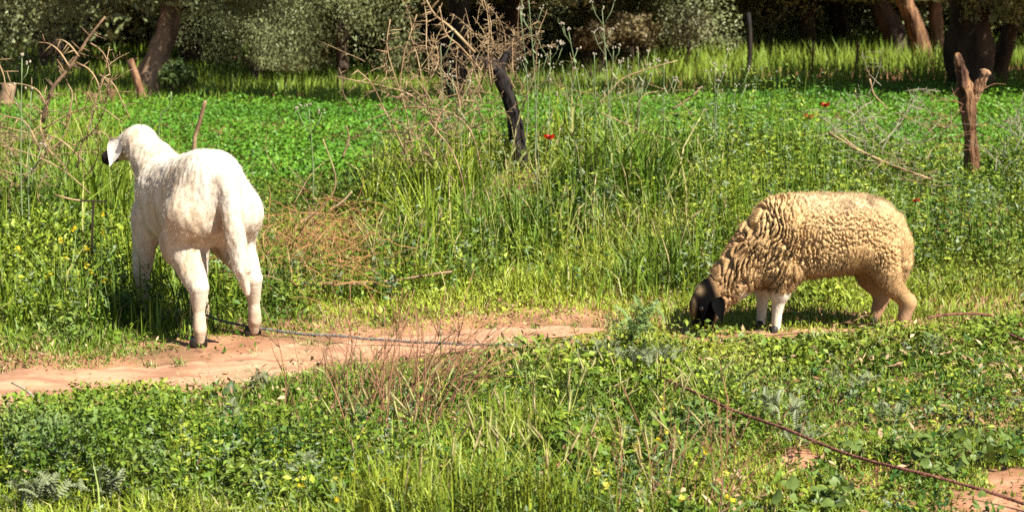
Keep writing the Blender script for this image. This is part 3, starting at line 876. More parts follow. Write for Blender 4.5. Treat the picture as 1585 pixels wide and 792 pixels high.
# ---------- the tan sheep grazing on the right
BB = Vector((1.335, 8.13, 0)); BB.z = zg1(BB.x, BB.y) - .005
brown = thing("sheep", "tan woolly sheep with black face and white forelegs grazing head down", "sheep", BB, (0, 0, math.radians(180 + 7)))
legs_b = {"hl": [(-.20, .08, .34), (-.255, .09, .20), (-.330, .09, .125), (-.305, .09, .03)],
          "hr": [(-.17, -.08, .34), (-.215, -.09, .20), (-.275, -.09, .125), (-.245, -.09, .03)],
          "fl": [(.21, .075, .27), (.225, .075, .16), (.232, .072, .09), (.235, .07, .03)],
          "fr": [(.24, -.075, .27), (.257, -.07, .16), (.262, -.065, .09), (.265, -.06, .03)]}
def f_brown(Pg):
    d = loft(Pg, [(-.305, .40, .05, .07), (-.285, .405, .09, .110), (-.24, .410, .125, .138), (-.17, .412, .150, .156), (-.06, .408, .170, .170), (.06, .404, .177, .177), (.17, .396, .168, .184), (.25, .385, .15, .175), (.31, .37, .11, .13), (.345, .36, .06, .07)])
    d = smin(d, chain(Pg, [(.20, 0, .40), (.305, .01, .335), (.42, .03, .225), (.485, .045, .165)], [.160, .128, .092, .070], .92), .06)
    d = smin(d, chain(Pg, [(.512, .055, .168), (.538, .065, .125)], [.070, .066]), .025)
    d = smin(d, chain(Pg, [(.535, .065, .12), (.548, .075, .062), (.548, .08, .030)], [.062, .047, .042]), .02)
    for k in ("hl", "hr"):
        L = legs_b[k]
        d = smin(d, chain(Pg, L[:3], [.088, .047, .028]), .04)
        d = smin(d, chain(Pg, L[2:], [.036, .022]), .02)
    for k in ("fl", "fr"):
        L = legs_b[k]
        d = smin(d, chain(Pg, [L[0], tuple(np.array(L[0]) * .2 + np.array(L[1]) * .8)], [.080, .046]), .04)
        d = smin(d, chain(Pg, L[1:], [.032, .022, .020]), .02)
    d = smin(d, chain(Pg, [(-.295, 0, .46), (-.325, .0, .38), (-.330, .0, .28), (-.325, 0, .22)], [.035, .042, .040, .025]), .03)
    return d
V, Qd = body_mesh(f_brown, (-.42, -.25, .0), (.63, .25, .62), .0096, 3)
nr = vnormals(V, Qd)
WK = .76
x_, y_, z_ = V[:, 0], V[:, 1], V[:, 2]
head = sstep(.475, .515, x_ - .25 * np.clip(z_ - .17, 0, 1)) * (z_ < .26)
leg = (1 - sstep(.160, .190, z_)) * (x_ < .40)
wooly = (1 - head) * (1 - leg * (x_ > .1)) * (1 - (1 - sstep(.12, .20, z_)) * (x_ < .1))
wp = V + .028 * np.stack([noise3(V * 11, 60), noise3(V * 11, 61), noise3(V * 11, 62)], 1)
front = sstep(.02, .22, x_)
top = sstep(.50, .56, z_) * (1 - front)
e1 = voro((wp + np.array([.35, 0, 0]) * wp[:, 2:3]) * np.array([36, 14, 12]), 5)                 # long upright folds
e2 = voro(wp * np.array([72, 44, 46]), 8)                 # smaller blocky locks
uu = (x_ + .38 * z_) * 50 + 2.6 * noise3(V * 9, 91) + 1.3 * noise3(V * 24, 92)
stripe = np.exp(-(((uu - np.floor(uu)) - .5) / .17) ** 2) * sstep(.36, .56, noise3(V * np.array([16, 9, 8]) + 7, 93))
g1 = np.maximum(stripe * (.18 + .95 * front), np.exp(-(e1 / .10) ** 2) * (.15 + .45 * front))
g2 = np.exp(-(e2 / .15) ** 2) * (.42 - .22 * front) * sstep(.35, .6, noise3(V * 9, 95))
groove = np.clip(g1 + g2, 0, 1.1) * (1 - .85 * top) * (.35 + .9 * noise3(V * 5.5, 64))
groove = groove * wooly
disp = (.004 - .036 * groove + .003 * (noise3(V * 90, 66) - .5)) * wooly + .004 * (noise3(V * 16, 67) - .5) * wooly
V2 = V + nr * disp[:, None]
c = np.tile(np.array([.57, .365, .17]), (len(V), 1))
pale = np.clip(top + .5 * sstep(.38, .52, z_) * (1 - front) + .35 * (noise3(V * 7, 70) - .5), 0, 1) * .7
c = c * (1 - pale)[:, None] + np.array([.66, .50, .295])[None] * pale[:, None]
nk = np.clip(sstep(.30, .44, x_) * .6 + (1 - sstep(.2, .32, z_)) * .45, 0, .75) * (.5 + noise3(V * 8, 71))
nk = np.clip(nk, 0, .85)
c = c * (1 - nk)[:, None] + np.array([.33, .19, .09])[None] * nk[:, None]
dp = np.exp(-(((x_ + .11) / .10) ** 2 + ((z_ - .545) / .035) ** 2)) * sstep(.35, .6, noise3(V * 18, 73)) * .75
c = c * (1 - dp)[:, None] + np.array([.16, .10, .06])[None] * dp[:, None]
lg = leg * (x_ > .1)
c = c * (1 - lg)[:, None] + np.array([.74, .66, .52])[None] * lg[:, None]
lh = (1 - sstep(.08, .15, z_)) * (x_ < .1)
c = c * (1 - lh)[:, None] + np.array([.46, .27, .15])[None] * lh[:, None]
blk = head
c = c * (1 - blk)[:, None] + np.array([.004, .0035, .0035])[None] * blk[:, None]
wp_ = np.exp(-(((x_ - .575) / .016) ** 2 + ((z_ - .200) / .016) ** 2)) + np.exp(-(((x_ - .595) / .007) ** 2 + ((z_ - .13) / .04) ** 2)) * .6
wp_ = np.clip(wp_ * head * 1.5, 0, 1)
c = c * (1 - wp_)[:, None] + np.array([.42, .28, .15])[None] * wp_[:, None]
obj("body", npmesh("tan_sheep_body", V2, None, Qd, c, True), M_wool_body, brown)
pw = (.05 + wooly) * np.clip(1 - 1.15 * groove, .02, 1)
pick = rng.choice(len(V2), 45000, p=pw / pw.sum())
r0 = V2[pick] + rng.normal(0, .0022, (len(pick), 3))
ln = rng.uniform(.003, .008, len(pick)) * (.3 + .7 * wooly[pick]) * (1 + 1.2 * top[pick])
gq = np.stack([noise3(V[pick] * 42, 81), noise3(V[pick] * 42, 82), noise3(V[pick] * 42, 83)], 1) - .5
dv = nr[pick] + gq * 1.3 + np.array([-.15, 0, -.75]) + rng.normal(0, .30, (len(pick), 3))
tip = r0 + dv / np.linalg.norm(dv, axis=1)[:, None] * ln[:, None]
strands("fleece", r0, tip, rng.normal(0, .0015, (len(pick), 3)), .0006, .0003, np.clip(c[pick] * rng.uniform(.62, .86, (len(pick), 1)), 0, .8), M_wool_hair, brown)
for k in legs_b:
    p = legs_b[k][-1]
    put("hoof", hoof_mesh("hoof", .026, .036), M_hoof, brown, (p[0] + .006, p[1], 0.0))
ebl = ear_mesh("black_ear", .11, .056, (.004, .004, .004))
place_part(ebl, "ear", M_ear_white, brown, (.505, .130, .170), (.1, 1, .15), (-.12, .35, -.92))
place_part(ebl, "ear", M_ear_white, brown, (.52, -.005, .165), (.1, -1, .2), (.15, -.6, -.8))
put("eye", ball("eye", .011), M_eye, brown, (.566, .121, .125)); put("eye", ball("eye", .011), M_eye, brown, (.558, .022, .125))
# ------------------------------------------------------------------ olive trees
def crown_mesh(name, seed, rx, rz, zc, low, nclump=150, per=110, leaf=.075, skirt=.35, csz=(.25, .55)):
    g = np.random.default_rng(seed)
    cs = []
    while len(cs) < nclump:
        a = g.uniform(0, 6.283); u = g.uniform(-1, 1)
        rr = g.uniform(.62, 1.0) if g.random() < .8 else g.uniform(.2, .7)
        lump = .82 + .36 * noise2(np.array([a * 1.6]), np.array([u * 2.0 + seed]), seed)[0]
        q = math.sqrt(1 - u * u)
        p = np.array([rx * rr * lump * q * math.cos(a), rx * rr * lump * q * math.sin(a), zc + rz * rr * lump * u])
        if g.random() < skirt: p[2] = low + g.uniform(0, 1.1); p[:2] *= g.uniform(.75, 1.05)
        if p[2] < low: p[2] = low + g.uniform(0, .6)
        cs.append(p)
    cs = np.array(cs)
    n = nclump * per
    ci = np.repeat(np.arange(nclump), per)
    size = g.uniform(*csz, nclump)[ci]
    off = g.normal(0, 1, (n, 3)); off /= np.linalg.norm(off, axis=1)[:, None]
    off *= (g.random(n) ** .28)[:, None] * size[:, None] * (.8 + .4 * noise3(off * 2.5 + ci[:, None] * 3.1, 5))[:, None]
    off[:, 2] *= 1.25
    c = cs[ci] + off
    c[:, 2] = np.maximum(c[:, 2], low - .25 + .2 * g.random(n))
    global rng
    keep = rng; rng = g
    t = np.clip(g.normal(.5, .25, nclump), 0, 1)[ci] * .6 + .4 * g.random(n)
    col = mixc(np.array([.10, .122, .045]), np.array([.29, .32, .135]), t)
    L = g.uniform(.7, 1.5, n) * leaf
    off_n = off / np.array([1, 1, 1.25]); off_n = off_n / (np.linalg.norm(off_n, axis=1)[:, None] + 1e-9)
    V, T, C = leaves_on(c, off_n, L, L * g.uniform(.30, .45, n), col)
    rng = keep
    return npmesh(name, V, T, None, C)
CROWNS = [crown_mesh("olive_crown", 100 + k, [3.0, 2.6, 3.3, 2.4][k], [2.1, 1.9, 2.3, 1.8][k], [2.75, 2.5, 3.0, 2.4][k], [.62, .60, .58, .54][k], [50, 44, 54, 42][k], 1000, .052, .34, (.42, .85)) for k in range(4)]
FARC = [crown_mesh("olive_crown", 140 + k, 3.2, 2.3, 2.8, .35, 250, 80, .16, .5, (.3, .6)) for k in range(2)]

def trunk(pts, rad, rough=.22, seed=0, sides=14):
    ac = Acc(); q = spline(pts, 26)
    r = np.interp(np.linspace(0, 1, 26), np.linspace(0, 1, len(rad)), rad)
    ac.tube(q, r, 26, None, rough * .6, seed, .22)
    return ac.mesh("trunk")
def limb(parent, pts, rad, mat, seed):
    ac = Acc(); q = spline(pts, 8)
    ac.tube(q, np.interp(np.linspace(0, 1, 8), [0, 1], rad), 8, None, .2, seed)
    return obj("limb", ac.mesh("limb"), mat, parent)
def olive(px, depth, label, k, lean=(0, 0), r=.22, mat=None, rot=0.0, sc=1.0, off=(0, 0), limbs=3, crown=True, hz=1.6, group=None, mesh=None):
    mat = mat or M_bark
    X = (px - 792.5) / FPX * depth * 1.004
    z0 = zg1(X, depth)
    t = thing("olive_tree", label, "tree", (X, depth, z0), (0, 0, 0), group)
    tp = [(0, 0, -.1), (lean[0] * .25, lean[1] * .3, hz * .3), (lean[0] * .7, lean[1] * .6, hz * .65), (lean[0], lean[1], hz)]
    tr = obj("trunk", trunk(tp, [r * 1.12, r, r * .88, r * .76], .24, k + int(px)), mat, t)
    g = random.Random(int(px) + 7)
    for i in range(limbs):
        a = rot + i * 6.283 / limbs + g.uniform(-.4, .4)
        e = (lean[0] + math.cos(a) * 1.4, lean[1] + math.sin(a) * 1.4, hz + 1.5)
        m = (lean[0] + math.cos(a) * .5, lean[1] + math.sin(a) * .5, hz + .6)
        limb(tr, [(lean[0] * .9, lean[1] * .9, hz * .9), m, e], [r * .5, r * .15], mat, i)
    if crown:
        put("crown", mesh or CROWNS[k], M_olive, t, (off[0] + lean[0], off[1] + lean[1], 0), (0, 0, rot), sc)
    return t

# front row
HI = [crown_mesh("olive_crown", 160 + k, [3.0, 3.4][k], 1.7, 3.2, [1.45, 1.25][k], 230, 230, .12, .12, (.3, .6)) for k in range(2)]
def high(*a, **kw):
    kw["mesh"] = HI[kw.pop("hi", 0)]; return olive(*a, **kw)
high(225, 21.8, "olive tree with pale leaning trunk at the left behind the crop field", 0, (.35, .2), .15, M_barklit, .4, (.68, .68, 1.0), (-.2, .4), 3, hz=1.25, hi=1)
olive(-55, 21.6, "olive tree at the far left edge with low drooping grey-green foliage", 1, (-.1, .1), .2, M_bark, 1.2, (.56, .6, .76), (.2, .0))
olive(398, 25.0, "olive tree with sunlit drooping foliage right of the pale leaning trunk", 2, (.1, .2), .09, M_bark, 2.0, (.42, .55, .84), (.1, -.2))
olive(532, 24.8, "olive tree with sunlit foliage to the ground left of the thorn bush", 3, (.0, .2), .09, M_bark, .7, (.50, .6, .92), (.0, -.3))
high(700, 20.9, "added olive tree behind the thorn bush whose unseen high crown shades the field edge", 1, (.1, .1), .13, M_char, 3.0, (.62, .48, 1.0), (.2, -1.2), hi=0)  # added tree, its crown above the view casts the field-edge shade
high(790, 26.5, "dark olive tree in shade right behind the charred stump", 1, (.1, .1), .16, M_bark, 3.0, 1.0, hi=1)
olive(905, 29.5, "olive tree with tawny low foliage behind the tall weeds", 0, (.1, .1), .16, M_bark, 4.0, .85)
olive(1042, 28.6, "olive tree with thin dark trunk left of the sunlit grass", 3, (.05, .1), .08, M_bark, 5.2, .9, (0, .9), hz=1.5)
high(1180, 30.5, "olive tree with shaded hanging twigs above the sunlit grass", 1, (.05, .1), .12, M_bark, 2.0, .85, (0, .4), hz=1.0, hi=1)
high(1245, 29.5, "olive tree with dark forked trunk above the sunlit grass", 2, (.02, .1), .14, M_bark, 1.0, .9, (0, .4), hz=.75, hi=0)
high(1392, 29.0, "olive tree with dark trunk leaning left behind the two far stakes", 1, (-.55, .1), .17, M_bark, 2.2, .9, (.3, .8), hz=1.5, hi=1)
high(1428, 28.0, "olive tree with reddish sunlit trunk leaning left", 3, (-.42, .1), .14, M_post, 4.1, .8, (.4, 1.6), hz=1.4, hi=0)
high(1446, 29.4, "olive tree with thin sunlit trunk beside the reddish leaning trunk", 0, (-.08, .1), .12, M_barklit, .3, .85, (.3, 1.4), hz=1.5, hi=1)
high(1500, 23.4, "massive dark olive trunk behind the forked post at the right", 2, (-.10, .0), .29, M_bark, .9, (.5, .5, .75), (.9, -.2), 4, hz=1.7, hi=0)
high(1538, 24.2, "olive tree with twisted brown trunk beside the massive dark trunk", 1, (.25, .0), .12, M_bark, 2.9, .5, (1.6, .5), hz=1.4, hi=1)
high(1655, 20.6, "large olive tree past the right edge shading the far grass", 0, (.1, .0), .25, M_bark, 0.0, (1.25, .42, 1.0), (-.5, .2), hi=0)
# the rows behind
g = random.Random(3)
for i, (px, d) in enumerate([(90, 28), (300, 30), (470, 31), (640, 31), (800, 33), (960, 34.5), (1120, 34), (1300, 35), (1480, 33.5), (1640, 32), (-120, 32)]):
    high(px, d, "olive tree in the shaded second row of the grove", i % 4, (g.uniform(-.3, .3), 0), .17, M_bark, g.uniform(0, 6), g.uniform(.85, 1.0), (0, 0), 2, group="second row of the olive grove", hi=1)
for i, (px, d) in enumerate([(-60, 40), (130, 39), (330, 41), (560, 38), (760, 40), (950, 41), (1140, 42), (1340, 40), (1530, 41), (1700, 40), (40, 48), (400, 49), (700, 48), (1020, 50), (1330, 48), (1620, 49)]):
    olive(px, d, "olive tree deep in the dark far rows of the grove", (i + 1) % 4, (0, 0), .17, M_bark, g.uniform(0, 6), g.uniform(1.1, 1.35), (0, 0), 0, group="far rows of the olive grove", mesh=FARC[i % 2])
# low branches of dry olive suckers
def bushlet(px, py, depth, rad, label, tint):
    p = P(px, py, depth); g = np.random.default_rng(int(px))
    n = 1500
    off = g.normal(0, 1, (n, 3)); off /= np.linalg.norm(off, axis=1)[:, None]; off *= (g.random(n) ** .5)[:, None] * np.array([rad, rad, rad * .8]) * (.55 + .9 * noise3(off * 1.6 + 20 + px, 7))[:, None]
    base = (p.x, depth, zg1(p.x, depth))
    t = thing("olive_shrub", label, "shrub", base)
    c = np.array([0, 0, max(p.z - base[2], rad * .6)]) + off
    L = g.uniform(.05, .09, n)
    V, T, C = leafcards(c, g.uniform(0, 6.28, n), g.normal(.5, .5, n), L, L * .33, np.tile(np.array(tint), (n, 1)), .3)
    obj("crown", npmesh("crown", V, T, None, C), M_olive, t)
    ac = Acc()
    for i in range(7):
        a = g.uniform(0, 6.28)
        ac.tube([(0, 0, -.03), (.15 * math.cos(a), .15 * math.sin(a), c[:, 2].mean() * .5), (rad * .6 * math.cos(a), rad * .6 * math.sin(a), c[:, 2].mean() + .1)], [.02, .012, .005], 5)
    obj("stem", ac.mesh("stem"), M_bark, t)
bushlet(980, 45, 26.5, .36, "tawny rounded olive sucker bush left of the sunlit grass", (.17, .135, .06))
bushlet(918, 55, 26.0, .26, "smaller tawny olive sucker bush behind the tall weeds", (.17, .13, .065))
bushlet(1066, 40, 26.8, .38, "pale green olive sucker bush above the shaded grass", (.15, .15, .07))
bushlet(275, 118, 20.8, .20, "low green bush beside the pale leaning olive trunk", (.08, .12, .03))

# far thicket that closes the view under the last rows
g = np.random.default_rng(77); n = 80000
c = np.stack([g.uniform(-24, 24, n), g.uniform(55, 58, n), 3.6 * g.random(n) ** .8], 1)
nr_ = 56000                       # added leaf roof, out of view, that shades the far rows
c[:nr_, 0] = g.uniform(-20, 20, nr_); c[:nr_, 1] = g.uniform(30.5, 56, nr_); c[:nr_, 2] = 2.2 + 2.0 * g.random(nr_) + .5 * noise2(c[:nr_, 0] * .5, c[:nr_, 1] * .5, 5)
L = g.uniform(.2, .4, n)
V, T, C = leafcards(c, g.uniform(0, 6.28, n), g.normal(-.2, .6, n), L, L * .45, np.tile(np.array([.05, .06, .025]), (n, 1)), .3)
obj("far_thicket_shade_roof", npmesh("far_thicket_shade_roof", V, T, None, C), M_olive, kind="stuff", label="dark thicket closing the view and an added leaf roof shading the olive rows", category="thicket")
# ------------------------------------------------------------------ posts and stumps of the hedge line
def rel(p, o): return tuple(Vector(p) - Vector(o))
D = 11.5
b0 = P(1508, 300, D); b0.z = zg1(b0.x, D)
t = thing("forked_post", "Y-shaped reddish brown forked wooden post standing right of the tan sheep", "post", b0)
ac = Acc()
ac.tube(spline([rel((b0.x, D, b0.z - .15), b0), rel(P(1505, 250, D), b0), rel(P(1499, 190, D), b0), rel(P(1494, 140, D), b0), rel(P(1487, 108, D), b0), rel(P(1481, 82, D), b0)], 44), np.interp(np.linspace(0, 1, 44), [0, .3, .5, .60, .68, .85, .97, 1], [.046, .042, .052, .062, .040, .034, .024, .010]), 30, None, .20, 4, .34)
obj("stem", ac.mesh("stem"), M_post, t)
ac = Acc()
ac.tube(spline([rel(P(1500, 165, D), b0), rel(P(1510, 146, D), b0), rel(P(1521, 122, D - .02), b0), rel(P(1528, 108, D - .02), b0)], 22), np.interp(np.linspace(0, 1, 22), [0, .2, .7, .92, 1], [.030, .036, .029, .036, .016]), 26, None, .22, 8, .40)
obj("prong", ac.mesh("prong"), M_postcut, t)

D = 11.0
b0 = P(806, 262, D); b0.z = zg1(b0.x, D)
t = thing("charred_stump", "blackened crooked stump standing in the thorn brush on the bank", "stump", b0)
ac = Acc()
ac.tube(spline([rel((b0.x, D, b0.z - .15), b0), rel(P(804, 235, D), b0), rel(P(795, 185, D), b0), rel(P(783, 140, D), b0), rel(P(772, 112, D), b0), rel(P(766, 94, D), b0)], 40), np.interp(np.linspace(0, 1, 40), [0, .4, .8, 1], [.050, .042, .044, .026]), 28, None, .16, 14, .24)
obj("trunk", ac.mesh("trunk"), M_char, t)
ac = Acc(); ac.tube(spline([rel(P(772, 112, D), b0), rel(P(755, 98, D - .03), b0), rel(P(738, 94, D - .03), b0), rel(P(731, 88, D - .02), b0)], 14), np.interp(np.linspace(0, 1, 14), [0, .4, .8, 1], [.03, .034, .030, .012]), 20, None, .25, 3, .25)
obj("knob", ac.mesh("knob"), M_char, t)
ac = Acc(); ac.tube(spline([rel(P(772, 108, D), b0), rel(P(781, 92, D), b0), rel(P(788, 78, D + .03), b0)], 6), [.03, .026, .024, .02, .018, .010], 8, None, .3, 5)
obj("prong", ac.mesh("prong"), M_char, t)

def stake(name, label, cat, foot, top, depth, r0, r1, mat, mids=(), rough=.12):
    b = P(*foot, depth); b.z = zg1(b.x, depth)
    pts = [rel((b.x, depth, b.z - .1), b), rel(P(*foot, depth), b) if P(*foot, depth).z > b.z + .05 else (0, 0, .03)] + [rel(P(*m, depth), b) for m in mids] + [rel(P(*top, depth), b)]
    ac = Acc(); q = spline(pts, 10); ac.tube(q, np.linspace(r0, r1, 10), 8, None, rough, int(foot[0]))
    return obj(name, ac.mesh(name), mat, None, b, label=label, category=cat)
stake("leaning_snag", "bare orange-brown broken branch leaning beside the pale olive trunk", "branch", (221, 158), (201, 92), 20.6, .045, .04, M_postcut, [(214, 128)])
stake("fence_stake", "thin pale stake in the far sunlit grass, the left of two", "stake", (1257, 118), (1259, 66), 25.2, .018, .015, M_postcut)
stake("fence_stake", "thin pale stake in the far sunlit grass, the right of two", "stake", (1325, 105), (1329, 66), 25.6, .018, .015, M_postcut)
stake("sapling_trunk", "thin black sapling trunk standing in the shaded far grass", "sapling", (1155, 130), (1158, 20), 24.6, .035, .03, M_char, [(1161, 80)])
stake("old_stump", "short pale stump at the field edge at far left", "stump", (10, 172), (14, 130), 19.2, .10, .07, M_barklit, rough=.3)
stake("old_stump", "squat reddish stump by the far left field edge", "stump", (44, 172), (44, 160), 19.5, .14, .11, M_barklit, rough=.3)
stake("old_stump", "reddish stump seen behind the left thorn branches", "stump", (136, 165), (136, 143), 20.0, .07, .06, M_post, rough=.3)
stake("old_stump", "small whitish stump beside the reddish one behind the thorns", "stump", (147, 165), (147, 145), 19.8, .03, .025, M_barklit, rough=.2)
stake("old_stump", "dark reddish stump left of the leaning snag", "stump", (170, 165), (171, 138), 20.3, .06, .05, M_post, rough=.3)
stake("dry_stalk", "single brown dry stalk sticking up before the crop behind the white sheep", "stalk", (300, 240), (318, 156), 9.6, .012, .010, M_thorn, [(309, 190)])
stake("dry_stalk", "pale curved stalk in the crop field right of the white sheep's head", "stalk", (246, 200), (265, 142), 9.8, .007, .005, M_stem, [(262, 168)])

# ------------------------------------------------------------------ thorny brush: branch kinds shared by many branches
def branch_mesh(name, seed, L=.6, r=.006, curve=.25, thorns=24, twigs=3, sides=5):
    g = random.Random(seed); ac = Acc()
    def one(p0, d, L, r, n, lvl):
        pts = [p0]; dd = d.copy()
        bend = Vector((g.gauss(0, 1), g.gauss(0, 1), g.gauss(0, 1))) * curve / n * 2
        for i in range(n):
            dd = (dd + bend + Vector((g.gauss(0, 1), g.gauss(0, 1), g.gauss(0, 1))) * .10).normalized()
            pts.append(pts[-1] + dd * L / n)
        ac.tube(pts, np.linspace(r, r * .4, n + 1), sides if lvl == 0 else 4)
        for i in range(int(thorns * L / .6)):
            k = g.uniform(.3, n - .3); j = int(k); b = pts[j].lerp(pts[j + 1], k - j)
            ax = (pts[j + 1] - pts[j]).normalized()
            q = Vector((g.gauss(0, 1), g.gauss(0, 1), g.gauss(0, 1))); q = (q - ax * q.dot(ax)).normalized()
            tl = g.uniform(.02, .055)
            ac.tube([b, b + (q + ax * .35) * tl], [r * .55, .0012], 3)
        if lvl == 0:
            for i in range(twigs):
                j = g.randint(2, n - 1)
                q = Vector((g.gauss(0, 1), g.gauss(0, 1), g.gauss(0, 1)))
                one(pts[j], (dd + q * .9).normalized(), L * g.uniform(.2, .5), r * .6, 5, 1)
    one(Vector((0, 0, 0)), Vector((0, 0, 1)), L, r, 9, 0)
    return ac.mesh(name)
BR = [branch_mesh("thorn_branch", 20 + k, .6, .0052, [.2, .35, .5, .7, .3, .9][k]) for k in range(6)]
TW = [branch_mesh("dry_twig", 40 + k, .35, .003, [.2, .5, .8, .4][k], 3, 2, 4) for k in range(4)]
ST = []
for k in range(5):
    g = random.Random(60 + k); ac = Acc()
    q = [Vector((0, 0, 0))]; d = Vector((0, 0, 1))
    for i in range(7):
        d = (d + Vector((g.gauss(0, .16), g.gauss(0, .16), 0))).normalized(); q.append(q[-1] + d * .045)
    ac.tube(q, np.linspace(.0026, .0014, 8), 4); ST.append(ac.mesh("straw"))
def aim(d, roll=0.0):
    return (Vector(d).to_track_quat('Z', 'Y').to_matrix() @ Matrix.Rotation(roll, 3, 'Z')).to_euler()
def strew(t, part, meshes, mat, items):
    o0 = Vector(t.location)
    for k, (p, d, sc) in enumerate(items):
        put(part, meshes[k % len(meshes)], mat, t, Vector(p) - o0, aim(d, random.uniform(0, 6.28)), sc)

# centre thorn bush
D = 10.6
b0 = P(690, 300, D); b0.z = zg1(b0.x, D)
t = thing("thorn_bush", "large bare pale thorn bush sprawling left of the charred stump", "thorn bush", b0)
it = []
g = random.Random(9)
for k in range(34):
    s = P(g.uniform(620, 740), g.uniform(150, 290), D + g.uniform(-.35, .35)); s.z = max(s.z, zg1(s.x, s.y) + .05)
    d = Vector((g.gauss(-.35, .75), g.gauss(-.1, .5), g.uniform(.1, 1.0)))
    it.append((s, d, g.uniform(.45, .95)))
for k in range(12):    # the upright thorny shoots that reach the stump
    s = P(g.uniform(660, 800), g.uniform(110, 200), D + .2 + g.uniform(-.2, .3))
    d = Vector((g.gauss(-.1, .5), g.gauss(0, .3), 1)); it.append((s, d, g.uniform(.5, .95)))
strew(t, "branch", BR, M_thorn, it)
it = []
for k in range(26):
    s = P(g.gauss(660, 45), g.uniform(90, 260), D + g.uniform(-.3, .3)); s.z = max(s.z, zg1(s.x, s.y) + .05)
    it.append((s, Vector((g.gauss(-.1, .8), g.gauss(0, .5), g.uniform(-.1, .9))), g.uniform(.5, 1.0)))
strew(t, "twig", TW, M_thorn, it)
def rod(t, pts, depth, r0, r1, mat, part="branch", n=12, thorny=0, seed=0, dz=0):
    g = random.Random(seed); o0 = Vector(t.location)
    q = [Vector(p) for p in spline([rel(P(*p, depth + (dz * i)), o0) for i, p in enumerate(pts)], n)]
    ac = Acc(); ac.tube(q, np.linspace(r0, r1, n), 6, None, .1, seed)
    for i in range(int(thorny * 1.7)):
        j = g.randint(0, n - 2); b = q[j].lerp(q[j + 1], g.random()); ax = (q[j + 1] - q[j]).normalized()
        w = Vector((g.gauss(0, 1), g.gauss(0, .35), g.gauss(0, 1))); w = (w - ax * w.dot(ax)).normalized()
        ac.tube([b, b + (w + ax * .3) * g.uniform(.04, .085)], [max(r1 * .8, .0032), .0013], 4)
    return obj(part, ac.mesh(part), mat, t)
rod(t, [(735, 82), (700, 45), (672, 22), (655, -10)], D, .010, .005, M_thorn, thorny=10, seed=1)
rod(t, [(745, 110), (712, 72), (690, 52), (680, 10)], D - .05, .007, .004, M_thorn, thorny=8, seed=2)
rod(t, [(640, 260), (600, 180), (575, 130), (552, 108)], D - .1, .006, .003, M_thorn, thorny=6, seed=3)
rod(t, [(700, 200), (640, 150), (598, 135), (524, 120)], D - .1, .006, .003, M_thorn, thorny=6, seed=4)
rod(t, [(750, 280), (720, 190), (640, 165), (560, 190)], D - .15, .006, .003, M_thorn, thorny=4, seed=5)
rod(t, [(722, 350), (718, 290), (700, 235), (665, 190)], 9.9, .005, .003, M_thorn, seed=6)
rod(t, [(640, 250), (628, 170), (600, 80), (604, 30)], D, .005, .003, M_thorn, thorny=9, seed=7)
# second thorn tuft behind / right of the stump
D = 11.2
b0 = P(800, 240, D); b0.z = zg1(b0.x, D)
t = thing("thorn_bush", "upright spiny thorn shoots rising right beside the charred stump", "thorn bush", b0)
g = random.Random(19); it = []
for k in range(13):
    s = P(g.uniform(770, 815), g.uniform(60, 170), D + g.uniform(-.1, .25)); it.append((s, Vector((g.gauss(.1, .45), g.gauss(0, .3), 1)), g.uniform(.45, .9)))
strew(t, "branch", BR, M_thorn, it)

# left thorn bush
D = 9.3
b0 = P(60, 330, D); b0.z = zg1(b0.x, D)
t = thing("thorn_bush", "spiny thorn bush with curled dead shoots at the left edge", "thorn bush", b0)
rod(t, [(66, 190), (80, 140), (108, 105), (135, 62), (163, 26)], D, .011, .006, M_thorn_dark, thorny=13, seed=11, n=16)
for i, pts in enumerate([[(107, 103), (92, 80), (76, 68), (60, 66)], [(122, 88), (110, 72), (98, 63), (86, 62)], [(118, 97), (138, 108), (152, 130), (158, 165)], [(138, 66), (156, 78), (166, 95), (171, 118)], [(100, 112), (92, 98), (88, 92)], [(154, 116), (175, 130), (188, 155), (202, 185)], [(72, 165), (58, 140), (30, 130), (-10, 130)], [(66, 200), (105, 178), (150, 165), (190, 190)], [(100, 200), (112, 150), (105, 130), (100, 118)], [(-10, 80), (5, 115), (15, 150), (60, 195)], [(60, 230), (40, 190), (10, 180), (-20, 170)], [(130, 250), (90, 215), (40, 205), (-20, 190)], [(20, 300), (60, 250), (100, 210), (110, 170)], [(-10, 260), (40, 270), (90, 240), (150, 235)], [(120, 260), (130, 215), (160, 205), (175, 230)], [(0, 225), (50, 240), (100, 265), (140, 300)]]):
    rod(t, pts, D - .1 + .05 * (i % 5), .0048, .0025, M_thorn, thorny=2, seed=30 + i)
g = random.Random(29); it = []
for k in range(24):
    s = P(g.uniform(-30, 140), g.uniform(190, 320), D + g.uniform(-.3, .3)); s.z = max(s.z, .05)
    it.append((s, Vector((g.gauss(0, .9), g.gauss(0, .5), g.uniform(-.1, .8))), g.uniform(.4, .8)))
strew(t, "branch", BR, M_thorn, it)
b0 = P(160, 330, 8.9); b0.z = zg1(b0.x, 8.9)
t = thing("dry_stalk", "pale broken T-shaped dry stalk in front of the white sheep's chest", "stalk", b0)
rod(t, [(142, 395), (143, 350), (145, 312)], 8.6, .006, .005, M_thorn, "stalk", 8)
rod(t, [(85, 302), (118, 310), (145, 311), (165, 313)], 8.6, .005, .004, M_thorn, "crosspiece", 8)

